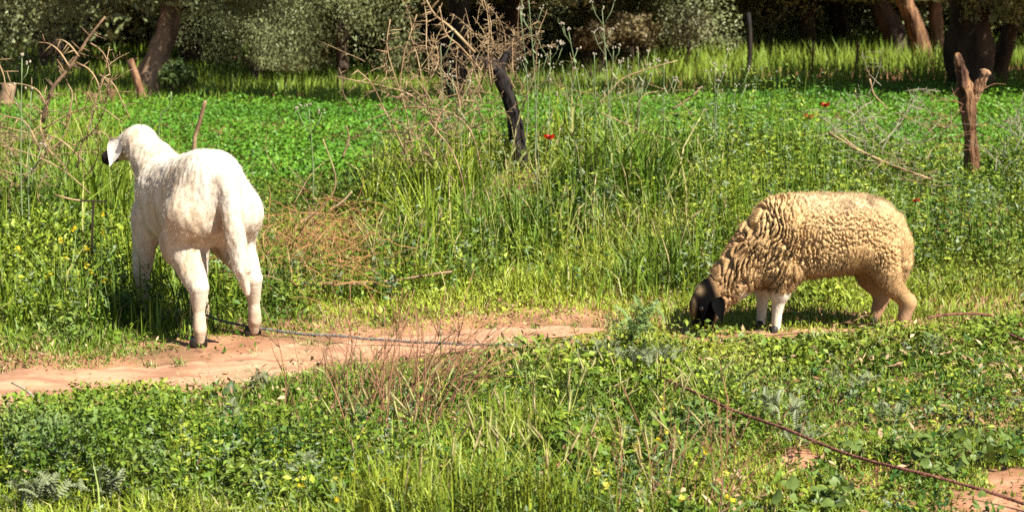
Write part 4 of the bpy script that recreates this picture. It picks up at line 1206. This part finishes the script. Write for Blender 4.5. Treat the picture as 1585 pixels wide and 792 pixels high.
# heap of rusty straw and twigs right of the white sheep
b0 = G(490, 420); b0.z = zg1(b0.x, b0.y)
t = thing("brush_heap", "heap of rusty dry straw and twigs right of the white sheep", "brush heap", b0)
g = random.Random(39); it = []
for k in range(210):
    gx_, gy_ = g.gauss(490, 58), 0
    p = G(gx_, g.gauss(436, 30)); p.z = zg1(p.x, p.y) + .06 + abs(g.gauss(.06, .09))
    it.append((p, Vector((g.gauss(.2, 1), g.gauss(0, .6), g.gauss(.12, .3))), g.uniform(.5, 1.1)))
strew(t, "straw", ST, M_straw, it)
it = []
for k in range(26):
    p = G(g.gauss(480, 55), g.gauss(425, 38)); p.z = zg1(p.x, p.y) + .05 + abs(g.gauss(.06, .09))
    it.append((p, Vector((g.gauss(0, 1), g.gauss(0, .6), g.gauss(.35, .3))), g.uniform(.6, 1.2)))
strew(t, "twig", TW, M_thorn, it)
rod(t, [(455, 352), (500, 318), (520, 280), (500, 215)], 10.0, .007, .003, M_thorn, "twig")
rod(t, [(530, 245), (540, 215), (536, 195)], 10.1, .006, .004, M_thorn, "twig")
rod(t, [(505, 330), (530, 312), (545, 296)], 9.9, .007, .005, M_thorn, "twig")
n = 4200; hx = rng.normal(0, .30, n); hy = rng.normal(-.12, .34, n)
hz_ = zg(b0.x + hx, b0.y + hy) - b0.z + .02 + np.abs(rng.normal(0, .085, n)) * np.exp(-(hx / .45) ** 2)
V, T, C = blades(hx, hy, hz_, rng.uniform(.06, .16, n), rng.uniform(.002, .0042, n), rng.uniform(0, 6.28, n), rng.uniform(.75, 1.05, n), mixc(np.array([.21, .085, .03]), np.array([.37, .23, .10]), rng.random(n)), .25, .2)
lit = obj("straw_litter", npmesh("straw_litter", V, T, None, C), M_grass, t, kind="stuff")
# fallen stick
b0 = G(580, 436); b0.z = zg1(b0.x, b0.y)
t = thing("fallen_stick", "long bent pale stick lying in the grass behind the path", "stick", b0)
rod(t, [(468, 438), (520, 439), (575, 438), (635, 430), (700, 420)], 8.8, .010, .007, M_thorn, "shaft", 16)
rod(t, [(468, 438), (462, 425), (455, 418)], 8.8, .008, .004, M_thorn, "fork", 6)

# dry brush on the bank right of centre, by the forked post
D = 10.7
b0 = P(1370, 270, D); b0.z = zg1(b0.x, D)
t = thing("brush_heap", "grey dry brush with fallen stalks left of the forked post", "brush heap", b0)
rod(t, [(1283, 205), (1320, 228), (1380, 255), (1440, 277)], D - .1, .009, .006, M_thorn, "stalk", 14)
rod(t, [(1290, 200), (1330, 232), (1385, 258), (1430, 272)], D - .05, .006, .004, M_thorn, "stalk", 14)
rod(t, [(1346, 122), (1352, 145), (1366, 160), (1376, 170)], D, .006, .003, M_thorn, "stalk")
g = random.Random(49); it = []
for k in range(60):
    p = P(g.gauss(1355, 50), g.gauss(205, 38), D + g.uniform(-.2, .3)); p.z = max(p.z, zg1(p.x, p.y) + .04)
    it.append((p, Vector((g.gauss(0, .8), g.gauss(0, .5), g.uniform(-.1, .9))), g.uniform(.4, .95)))
strew(t, "twig", TW, M_head, it)
it = []
for k in range(26):
    p = P(g.gauss(1400, 30), g.gauss(270, 16), D - .3 + g.uniform(-.2, .2)); p.z = max(p.z, zg1(p.x, p.y) + .03)
    it.append((p, Vector((g.gauss(0, 1), g.gauss(0, .5), g.gauss(.1, .25))), g.uniform(.5, 1)))
strew(t, "straw", ST, M_thorn, it)
b0 = P(1450, 220, 11.3); b0.z = zg1(b0.x, 11.3)
t = thing("brush_heap", "small tangle of reddish grey dead twigs at the foot of the forked post", "brush heap", b0)
it = []
for k in range(34):
    p = P(g.gauss(1462, 28), g.gauss(208, 22), 11.2 + g.uniform(-.2, .3)); p.z = max(p.z, zg1(p.x, p.y) + .04)
    it.append((p, Vector((g.gauss(0, .8), g.gauss(0, .5), g.uniform(-.1, .9))), g.uniform(.4, .8)))
strew(t, "twig", TW, M_stalk, it)
b0 = P(1570, 250, 11.0); b0.z = zg1(b0.x, 11.0)
t = thing("brush_heap", "pale grey dry stalks at the right edge beside the forked post", "brush heap", b0)
it = []
for k in range(26):
    p = P(g.gauss(1572, 16), g.gauss(225, 25), 11.0 + g.uniform(-.2, .3)); p.z = max(p.z, zg1(p.x, p.y) + .04)
    it.append((p, Vector((g.gauss(.2, .5), g.gauss(0, .4), g.uniform(.2, 1))), g.uniform(.4, .9)))
strew(t, "twig", TW, M_head, it)
# dead twigs in the weeds right of the stump
b0 = P(1000, 200, 11.3); b0.z = zg1(b0.x, 11.3)
t = thing("brush_heap", "thin dry thorn twigs poking out of the tall weeds on the bank top", "brush heap", b0)
rod(t, [(925, 165), (960, 125), (1000, 108), (1048, 94)], 11.3, .006, .003, M_thorn, "twig", thorny=3, seed=3)
rod(t, [(930, 175), (1000, 205), (1055, 220)], 11.0, .005, .003, M_thorn, "twig", seed=4)
rod(t, [(1040, 170), (1070, 150), (1085, 135)], 11.3, .007, .004, M_thorn, "twig", seed=5)
it = []
for k in range(26):
    p = P(g.gauss(970, 60), g.gauss(160, 22), 11.3 + g.uniform(-.3, .3)); p.z = max(p.z, zg1(p.x, p.y) + .04)
    it.append((p, Vector((g.gauss(0, 1), g.gauss(0, .5), g.uniform(-.1, .9))), g.uniform(.4, .9)))
strew(t, "twig", TW, M_thorn, it)

# foreground dry stems
STM = []
for k in range(5):
    g = random.Random(80 + k); ac = Acc()
    q = [Vector((0, 0, 0))]; d = Vector((0, 0, 1)); bx, by = g.gauss(0, .05), g.gauss(0, .05)
    for i in range(10):
        d = (d + Vector((bx + g.gauss(0, .035), by + g.gauss(0, .035), 0))).normalized(); q.append(q[-1] + d * .055)
    ac.tube(q, np.linspace(.0032, .0012, 11), 5)
    for i in range(3):
        j = g.randint(4, 9); e = q[j] + (d + Vector((g.gauss(0, .5), g.gauss(0, .5), .1))) * g.uniform(.05, .14)
        ac.tube([q[j], q[j].lerp(e, .5) + Vector((0, 0, .005)), e], [.0014, .001, .0007], 4)
    STM.append(ac.mesh("dry_stem"))
b0 = G(610, 690); b0.z = zg1(b0.x, b0.y)
t = thing("dry_stem_clump", "clump of reddish brown dry stems leaning right over the near path edge", "dry stems", b0)
g = random.Random(59); it = []
for k in range(95):
    p = G(g.gauss(605, 55), g.gauss(650, 36)); p.z = zg1(p.x, p.y)
    it.append((p, Vector((g.gauss(.30, .20), g.gauss(.15, .22), 1)), g.uniform(.45, .85)))
strew(t, "stem", STM, M_stalk, it)
it = []
for k in range(16):
    p = G(g.gauss(660, 22), g.gauss(625, 15)); p.z = zg1(p.x, p.y) + .02
    it.append((p, Vector((g.gauss(.55, .12), g.gauss(.1, .15), .9)), g.uniform(.6, .85)))
strew(t, "stem", STM, M_stalk, it)
b0 = G(1060, 760); b0.z = zg1(b0.x, b0.y)
t = thing("dry_stem_clump", "sparse brown branching dry stems among yellow flowers in the near foreground", "dry stems", b0)
it = []
for k in range(34):
    p = G(g.gauss(1060, 75), g.gauss(785, 22)); p.z = zg1(p.x, p.y)
    it.append((p, Vector((g.gauss(.12, .28), g.gauss(.05, .2), 1)), g.uniform(.35, .72)))
strew(t, "stem", STM, M_stalk, it)
b0 = G(500, 560); b0.z = zg1(b0.x, b0.y)
t = thing("dry_stem_clump", "few thin upright dry stems before the path right of the white sheep", "dry stems", b0)
it = []
for k in range(16):
    p = G(g.gauss(520, 50), g.gauss(610, 15)); p.z = zg1(p.x, p.y)
    it.append((p, Vector((g.gauss(.05, .15), g.gauss(.0, .15), 1)), g.uniform(.35, .55)))
strew(t, "stem", STM, M_thorn, it)
def blade_stalk(label, a, b, da, db, r, mat):
    p, q = P(*a, da), P(*b, db); o0 = Vector((p.x, p.y, zg1(p.x, p.y)))
    ac = Acc(); m = p.lerp(q, .5) + Vector((0, 0, .015)); ac.tube(spline([rel(p, o0), rel(m, o0), rel(q, o0)], 8), np.linspace(r, r * .5, 8), 5)
    obj("dry_stalk", ac.mesh("dry_stalk"), mat, None, o0, label=label, category="stalk")
blade_stalk("pale dry stalk lying across the near path edge at the left", (70, 633), (18, 592), 6.5, 6.7, .006, M_head)
blade_stalk("brown dry stalk lying in the turf right of the rope's middle", (1352, 650), (1308, 603), 6.4, 6.8, .006, M_stalk)
blade_stalk("thin dry stalk leaning over the weeds above the foreground yellow flowers", (975, 640), (912, 562), 6.4, 7.1, .005, M_thorn)
blade_stalk("short pale twig lying on the slope behind the path", (990, 395), (1040, 399), 9.3, 9.3, .005, M_head)

# ------------------------------------------------------------------ ropes: twisted strands
def rope(name, label, pts, r, mat, n=160, turns=42):
    q = spline(pts, n)
    q[:, 1] += .012 * (noise2(q[:, 0] * 9, q[:, 0] * 0, 7) - .5); q[:, 2] += .016 * (noise2(q[:, 0] * 7, q[:, 0] * 0 + 9, 8) - .5)
    o0 = q[0].copy()
    ac = Acc(); tan = np.gradient(q, axis=0); tan /= np.linalg.norm(tan, axis=1)[:, None]
    s = np.cross(tan, [0, 0, 1.0]); s /= np.linalg.norm(s, axis=1)[:, None]; u = np.cross(s, tan)
    for k in range(3):
        a = np.linspace(0, turns * 6.283, n) + k * 2.094
        ac.tube(q - o0 + (np.cos(a)[:, None] * s + np.sin(a)[:, None] * u) * r * .5, r * .62, 5)
    return obj(name, ac.mesh(name), mat, None, Vector(o0), label=label, category="rope")
def gz(px, py, dz=.0):
    p = G(px, py, dz + .005); p.z = max(zg1(p.x, p.y), 0) + dz; return p
rope("tether_rope", "reddish brown rope running across the turf to the lower right corner", [gz(1005, 572, .05), gz(1035, 588, .10), gz(1120, 625, .095), gz(1200, 660, .09), gz(1300, 697, .075), gz(1400, 727, .065), gz(1500, 752, .04), gz(1620, 787, .02)], .0052, M_rope_red)
rope("tether_rope", "thin grey tether rope lying on the path by the white sheep's hind hooves", [gz(300, 478, .05), gz(352, 499, .03), gz(430, 511, .02), gz(520, 518, .012), gz(600, 522, .012), gz(690, 530, .012), gz(800, 531, .012)], .0055, M_rope_grey)
rope("tether_rope", "red rope piece in the grass behind the tan sheep's hind leg", [gz(1436, 489, .03), gz(1470, 487, .03), gz(1505, 485, .03), gz(1535, 487, .02)], .006, M_rope_red, 60, 14)
rope("tether_rope", "short red rope end at the right edge of the turf", [gz(1555, 514, .04), gz(1585, 527, .03), gz(1640, 545, .02)], .0065, M_rope_red, 60, 14)

# ------------------------------------------------------------------ flowers
def petal_cup(name, r, mat, n=4, up=.5):
    ac = Acc(); V = []
    for i in range(5):
        t = i / 4
        for j in range(5):
            u = (j / 4 - .5) * 2
            V.append((r * t * math.cos(u * .8 * (1 - .2 * t)), r * t * math.sin(u * .8) * .95, r * up * t ** 1.5 + .05 * r * math.cos(u * 9)))
    Q = [(i * 5 + j, (i + 1) * 5 + j, (i + 1) * 5 + j + 1, i * 5 + j + 1) for i in range(4) for j in range(4)]
    return npmesh(name, V, None, Q, None, True)
PET = petal_cup("petal", .036, M_red)
CEN = ball("flower_centre", .008)
for (px, py, d, label) in [(850, 216, 10.3, "red poppy beside the charred stump"), (1252, 184, 11.4, "lower left poppy of the pair on the bank above the tan sheep"), (1277, 166, 11.6, "upper right poppy of the pair on the bank above the tan sheep"), (1418, 313, 9.6, "red poppy just behind the tan sheep's rump"), (1178, 239, 11.0, "faint small poppy left of the pair above the tan sheep")]:
    p = P(px, py, d); z0 = zg1(p.x, d); k = .55 if px == 1178 else (.62 if px == 1418 else .8)
    t = thing("poppy", label, "poppy", (p.x, d, z0), group="red poppies in the grass")
    ac = Acc(); ac.tube(spline([(0, 0, -.02), (.01, .01, (p.z - z0) * .5), (0, 0, p.z - z0)], 6), .0022, 5)
    obj("stem", ac.mesh("stem"), M_stem, t)
    for i in range(4): put("petal", PET, M_red, t, (0, 0, p.z - z0), (.35, -.3, i * 1.571 + px), k * (1 + .15 * (i % 2)))
    put("flower_centre", CEN, M_black, t, (0, 0, p.z - z0 + .006))
ac = Acc()
for i in range(4):
    a = i * 1.571
    d = np.array([math.cos(a), math.sin(a), .35]); s = np.array([-math.sin(a), math.cos(a), 0])
    ac.add([0 * d, d * .006 + s * .004, d * .0105, d * .006 - s * .004], None, [(0, 1, 2, 3)])
FLW = ac.mesh("flower", False)
def mustard(px, py, d, label, group, n=4, mat=M_yellow, sc=1.0, seed=0):
    g = random.Random(int(px * 3 + py) + seed)
    p = P(px, py, d); z0 = zg1(p.x, d); H = max(.06, p.z - z0)
    t = thing("mustard_plant", label, "flower", (p.x, d, z0), group=group)
    ac = Acc(); lx, ly = g.gauss(0, .03), g.gauss(0, .03)
    st = spline([(lx, ly, -.02), (lx * .6 + .005, ly * .6, H * .5), (0, 0, H)], 7); ac.tube(st, np.linspace(.0022, .0012, 7), 5)
    for i in range(4):     # small leaves on the stem
        b = Vector(st[1 + i]); a = g.uniform(0, 6.28); e = b + Vector((math.cos(a), math.sin(a), .5)) * g.uniform(.03, .06); s_ = Vector((-math.sin(a), math.cos(a), 0)) * .007
        m = b.lerp(e, .6)
        ac.add([b, m + s_, e, m - s_], None, [(0, 1, 2, 3)])
    obj("stem", ac.mesh("stem"), M_stem, t)
    for i in range(n):
        put("flower", FLW, mat, t, (g.gauss(0, .008) * sc, g.gauss(0, .008) * sc, H + g.uniform(-.016, .01) * sc), (g.gauss(-.5, .5), g.gauss(0, .5), g.uniform(0, 6)), g.uniform(.9, 1.5) * sc)
for i, (px, py) in enumerate([(160, 332), (158, 359), (116, 354), (134, 384), (133, 409), (161, 435), (79, 425), (69, 430), (113, 453), (106, 400), (30, 386), (2, 462), (140, 420), (40, 452), (95, 372)]):
    mustard(px, py, 7.95 + .07 * (i % 5), "yellow mustard flower among the weeds left of the white sheep", "yellow mustard left of the white sheep", 5, M_yellow, .7)
for i, (px, py) in enumerate([(1027, 632), (1059, 629), (1024, 618), (1030, 666), (989, 671), (984, 685), (1018, 681), (943, 715), (941, 752), (1093, 696), (1122, 730), (1060, 770), (1128, 770), (968, 726), (925, 726), (985, 690), (1048, 664)]):
    mustard(px, py, G(px, py).y - .55 - .08 * (i % 4), "pale yellow mustard flower in the near foreground right of centre", "yellow mustard in the near foreground right of centre", 4, M_paleyel if i % 3 else M_yellow, .62)
for i, (px, py) in enumerate([(467, 720), (466, 735), (465, 750), (530, 733), (548, 733), (600, 722), (594, 745), (632, 740), (523, 772), (517, 740)]):
    mustard(px, py, G(px, py).y - .4 - .06 * (i % 4), "pale yellow mustard flower at the bottom left of the dry red stems", "yellow mustard below the dry red stems", 4, M_paleyel if i % 2 else M_yellow, .58)
for i, (px, py) in enumerate([(1403, 612), (1248, 755), (925, 178), (912, 182), (588, 492)]):
    mustard(px, py, (G(px, py).y - .15) if py > 300 else 11.0, ["lone tiny yellow flower in the turf right of the tan sheep", "tiny yellow flower beside the rope at lower right", "tiny yellow flower on the bank top right of the stump", "second tiny yellow flower on the bank top right of the stump", "tiny yellow flower at the far path edge"][i], "scattered tiny yellow flowers", 2, M_yellow, .7)

# tall flowering weeds on the bank top
def tallweed(px, top, base, d, label, seed, n=5, lean=0):
    g = random.Random(seed); b = P(px + lean, base, d); b.z = zg1(b.x, d); e = P(px, top, d)
    t = thing("tall_weed", label, "weed", b, group="tall pale-headed weeds on the bank")
    e = e - b; H = e.z
    ac = Acc(); st = spline([(0, 0, -.03), (e.x * .3 + g.gauss(0, .02), g.gauss(0, .02), H * .45), (e.x, 0, H)], 12); ac.tube(st, np.linspace(.0055, .002, 12), 6)
    heads = [Vector(st[-1])]
    for i in range(n):
        j = g.randint(6, 10); q = Vector(st[j]); a = g.choice([0, math.pi]) + g.gauss(0, .5); l = g.uniform(.06, .16)
        h_ = q + Vector((math.cos(a) * l * .55, math.sin(a) * l * .4, l)); ac.tube([q, q.lerp(h_, .5) + Vector((math.cos(a), 0, 0)) * .012, h_], [.0025, .002, .0015], 5); heads.append(h_)
    obj("stem", ac.mesh("stem"), M_palestem, t)
    for i in range(9):
        q = Vector(st[g.randint(1, 9)]); a = g.uniform(0, 6.28)
        put("leaf", LEAF, M_palestem, t, q, (g.uniform(-.9, -.2), 0, a), (g.uniform(.6, 1.1), g.uniform(.8, 1.6), 1))
    for h_ in heads:
        for i in range(3): put("flower_head", HEAD, M_head, t, h_ + Vector((g.gauss(0, .009), g.gauss(0, .009), g.uniform(-.006, .012))), (g.gauss(0, .4), g.gauss(0, .4), 0), g.uniform(.45, .8))
V = []; 
for i in range(5):
    y_ = .05 * i / 4; w_ = [.001, .006, .007, .004, .0][i]; V += [(-w_, y_, -.10 * y_), (w_, y_, -.10 * y_)]
LEAF = npmesh("leaf", V, None, [(2 * i, 2 * i + 1, 2 * i + 3, 2 * i + 2) for i in range(4)])
ac = Acc(); ac.tube([(0, 0, 0), (0, 0, .006), (0, 0, .013), (0, 0, .02)], [.003, .008, .0075, .006], 7); HEAD = ac.mesh("flower_head")
TWD = [(818, -5, 230, 10.9, "tallest weed reaching the top edge right of the stump", 6, 10), (880, 48, 230, 11.1, "leaning weed with broad pale head right of the tallest weed", 3, 22), (932, 15, 220, 11.2, "tall straight weed with pale clustered heads in the bank middle", 6, 12), (805, 15, 200, 11.0, "thin weed beside the tallest one above the thorn shoots", 4, 5), (852, 76, 220, 11.0, "short pale-headed weed between the two leftmost tall weeds", 4, 0), (950, 75, 210, 11.2, "pale-headed weed just right of the tall straight weed", 5, 4), (988, 80, 220, 11.3, "pinkish-headed weed in the right half of the bank top", 4, -6), (1004, 80, 210, 11.3, "pinkish-headed weed right beside its twin on the bank top", 4, -10), (972, 90, 200, 11.2, "short pale weed amid the bank-top heads", 3, 4), (1028, 97, 220, 11.4, "weed with pale head above the dry twig", 3, 0), (1107, 103, 240, 11.4, "lone weed with pale heads before the dark shade at right", 5, 8), (1112, 128, 240, 11.2, "short purplish weed below the lone pale-headed weed", 2, 4), (1140, 133, 240, 11.4, "purplish seed spike right of the lone weed", 2, 0), (920, 85, 220, 11.0, "short weed left of the tall straight weed", 3, 0), (835, 90, 220, 10.8, "weed with small pale heads right of the stump", 3, 0), (870, 100, 220, 10.9, "low pale-headed weed below the leaning weed", 3, 0)]
for i, (px, tp, bs, d, lab, n, ln_) in enumerate(TWD): tallweed(px, tp, bs, d, lab, 200 + i, n, ln_)
for i, (px, tp, bs, d, lab) in enumerate([(34, 88, 200, 9.0, "weed with dull yellow buds beside the left thorn bush"), (48, 142, 230, 9.0, "short weed with dull yellow buds below the taller one"), (478, 165, 300, 10.4, "thin grey weed stalk at the crop edge"), (700, 120, 300, 10.3, "green weed stalk inside the thorn bush"), (682, 70, 250, 10.4, "upright green weed in the middle of the thorn bush")]):
    tallweed(px, tp, bs, d, lab, 300 + i, 3)

# ------------------------------------------------------------------ silver thistles and broad-leaved plants
def feather(name, seed):
    g = random.Random(seed); ac = Acc(); V, T = [], []
    n = 9
    for i in range(n + 1):
        t = i / n; y_ = .14 * t; z_ = .05 * math.sin(t * 2.2); V += [(-.003 * (1 - t), y_, z_), (.003 * (1 - t), y_, z_)]
    Q = [(2 * i, 2 * i + 1, 2 * i + 3, 2 * i + 2) for i in range(n)]
    ac.add(V, None, Q)
    for i in range(1, n):
        t = i / n; w = .034 * math.sin(math.pi * (t * .85 + .12)) * g.uniform(.8, 1.2); y_ = .14 * t; z_ = .05 * math.sin(t * 2.2)
        for s in (-1, 1):
            ac.add([(0, y_ - .006, z_), (s * w * .6, y_ + .001, z_ + .008), (s * w, y_ + .012, z_ + .002), (s * w * .5, y_ + .012, z_ + .006), (0, y_ + .007, z_)], None, [(0, 1, 3, 4)] if s > 0 else [(4, 3, 1, 0)])
            ac.add([(s * w * .6, y_ + .001, z_ + .008), (s * w, y_ + .012, z_ + .002), (s * w * .5, y_ + .012, z_ + .006)], [(0, 1, 2)])
    return ac.mesh(name, False)
FEA = [feather("leaf", 400 + k) for k in range(3)]
def rosette(px, py, label, n=14, sc=1.0, mat=M_silver, mesh=None, name="thistle", lift=.0, group=None, cat="thistle", tall=0):
    g = random.Random(int(px * 7 + py)); mesh = mesh or FEA
    b = G(px, py, .05); b.z = zg1(b.x, b.y)
    t = thing(name, label, cat, b, group=group)
    for i in range(n):
        a = i * 2.4 + g.gauss(0, .2); e = g.uniform(.05, 1.0)
        put("leaf", mesh[i % len(mesh)], mat, t, (g.gauss(0, .06) * sc, g.gauss(0, .06) * sc, g.uniform(.005, .05) + lift + tall * i / n), (e, g.gauss(0, .25), a), sc * g.uniform(.6, 1.15))
    if tall:
        ac = Acc(); ac.tube([(0, 0, -.02), (0, 0, lift + tall)], [.006, .004], 6); obj("stem", ac.mesh("stem"), M_palestem, t)
SIL = [(110, 720, "large silvery feathery weed at the lower left", 26, 1.15), (60, 775, "silvery feathery weed in the bottom left corner", 24, 1.1), (170, 770, "silvery feathery weed at the bottom left of centre", 22, 1.0), (220, 740, "smaller silvery weed right of the large lower left one", 14, .8), (200, 680, "grey feathery weed below the broad leaves at left", 14, .8), (450, 690, "grey-green feathery weed left of the dry red stems", 20, 1.0), (480, 740, "grey feathery weed at the foot of the yellow flower spike", 14, .8), (350, 640, "grey feathery weed beneath the big upright leaf", 12, .8), (985, 565, "silvery thistle mound right of the path's end", 26, 1.1), (940, 545, "grey thistle mound at the near edge of the path's end", 18, .9), (1030, 560, "silvery thistle right of the thistle mound", 18, .9), (905, 560, "silver weed left of the thistle mound", 14, .85), (880, 535, "small silver weed at the near path edge", 12, .7), (1225, 655, "silvery weed beside the rope's middle", 18, .85), (1240, 685, "silvery weed just below the rope", 14, .8), (1340, 600, "grey feathery weed right of the sheep's forelegs", 14, .7), (1375, 640, "small silvery weed in the turf above the rope", 12, .7), (1185, 640, "dark grey weed above the rope's upper part", 14, .8), (1290, 590, "small grey weed in the turf below the sheep's belly", 10, .6), (1440, 545, "small grey weed in the turf behind the tan sheep", 10, .7), (560, 640, "dark feathery weed amid the dry red stems", 16, .9), (400, 600, "dark feathery weed at the near path edge below the white sheep", 14, .8)]
for px, py, lab, n, sc in SIL: rosette(px, py, lab, int(n * 1.8), sc * .44, lift=.035)
rosette(975, 530, "tall dark thistle standing at the path's right end", 34, .62, M_stem, None, "thistle", .02, None, "thistle", .07)
rosette(1000, 505, "smaller dark thistle behind the tall one at the path's end", 22, .55, M_stem, None, "thistle", .02, None, "thistle", .05)
def broad(name, r, seed):
    g = random.Random(seed); V = [(0, 0, 0)]; n = 14
    for i in range(n):
        a = -math.pi + (i + .5) * 2 * math.pi / n
        rr = r * (1 + .10 * math.cos(5 * a) + g.uniform(-.05, .05)) * (1 - .25 * math.exp(-((abs(a) - math.pi) / .4) ** 2))
        V.append((rr * math.sin(a) * .8, r * .85 + rr * math.cos(a), .18 * rr * math.cos(2 * a) + g.uniform(-.03, .03) * r))
    V[0] = (0, r * .8, -.1 * r)
    T = [(0, 1 + (i + 1) % n, 1 + i) for i in range(n)]
    ac = Acc(); ac.add(V, T); ac.tube([(0, -r * .9, -.3 * r), (0, 0, -.05 * r)], [.0015, .001], 4)
    return ac.mesh(name, False)
BRD = [broad("leaf", .026, 500 + k) for k in range(3)]
BRO = [(130, 625, "broad-leaved mallow at the near path edge at left", 12, 1.3), (175, 660, "large broad-leaved mallow in the left foreground", 12, 1.5), (110, 655, "broad-leaved mallow in the left foreground beside reddish soil", 12, 1.2), (240, 610, "small broad-leaved weed at the path edge", 9, 1.0), (190, 625, "pale broad-leaved weed near the path", 9, 1.1), (60, 690, "light green broad-leaved weed above the silvery ones", 10, 1.1), (290, 690, "broad-leaved weed in the middle of the left foreground", 9, .9), (240, 725, "bright broad leaves at the bottom left", 8, 1.2), (1310, 690, "broad-leaved weed above the rope", 10, 1.0), (1400, 690, "broad-leaved weed above the rope at right", 12, 1.0), (1440, 700, "broad-leaved mallow patch right of the rope", 12, 1.1), (1490, 690, "mallow patch near the right edge", 12, 1.1), (1530, 700, "mallow beside the bare soil at right", 12, 1.1), (1465, 725, "mallow leaves overhanging the bare soil", 10, 1.1), (1560, 690, "mallow at the right edge above the bare soil", 10, 1.0), (1240, 780, "broad leaves at the bottom edge below the rope", 10, 1.2), (1290, 765, "broad-leaved weed between the bare patches", 9, 1.0), (1090, 512, "round-leaved weed before the grazing sheep's nose", 10, .9), (1130, 515, "dark round-leaved weed between nose and forelegs", 10, 1.0), (1240, 520, "small round-leaved weed right of the forelegs", 8, .8), (700, 545, "broad leaves at the near path edge amid the dry stems", 8, 1.0), (1500, 780, "small weed on the bare soil corner", 6, .7), (330, 600, "broad-leaved weed below the big upright leaf", 9, .9)]
for px, py, lab, n, sc in BRO: rosette(px, py, lab, int(n * 1.4), sc * .72, M_broad, BRD, "mallow_plant", .02, None, "mallow")
# the single big upright leaf, and the dark bud that stands against the path
b = G(357, 622, 0); b.z = zg1(b.x, b.y)
t = thing("dock_plant", "big dark upright pointed leaf standing against the path", "dock", b)
V = []
for i in range(9):
    y_ = i / 8; w_ = .034 * math.sin(math.pi * (y_ * .82 + .14)) * (1.0 if y_ < .99 else 0); V += [(-w_, .010 * abs(w_) / .03, .085 * y_), (0, -.012, .085 * y_), (w_, .010, .085 * y_)]
lf = npmesh("leaf", V, None, [(3 * i + j, 3 * i + j + 1, 3 * i + j + 4, 3 * i + j + 3) for i in range(8) for j in (0, 1)], None, True)
put("leaf", lf, M_dark_broad, t, (0, 0, .0), (-.25, .15, .5), (.85, 1, 1.0)); put("leaf", lf, M_dark_broad, t, (-.05, .0, .0), (.2, -.6, .6), .7); put("leaf", lf, M_dark_broad, t, (.05, -.01, .0), (.3, .7, -.4), .7)
b = G(682, 545, 0); b.z = zg1(b.x, b.y)
t = thing("thistle_bud", "small dark spiky thistle bud standing up against the path", "thistle", b)
ac = Acc(); ac.tube([(0, 0, -.02), (0, 0, .085)], [.003, .002], 5); obj("stem", ac.mesh("stem"), M_stem, t)
for i in range(10): put("leaf", LEAF, M_dark_broad, t, (0, 0, .075 + .002 * i), (random.uniform(.2, 1.2), 0, i * 2.4), .5)
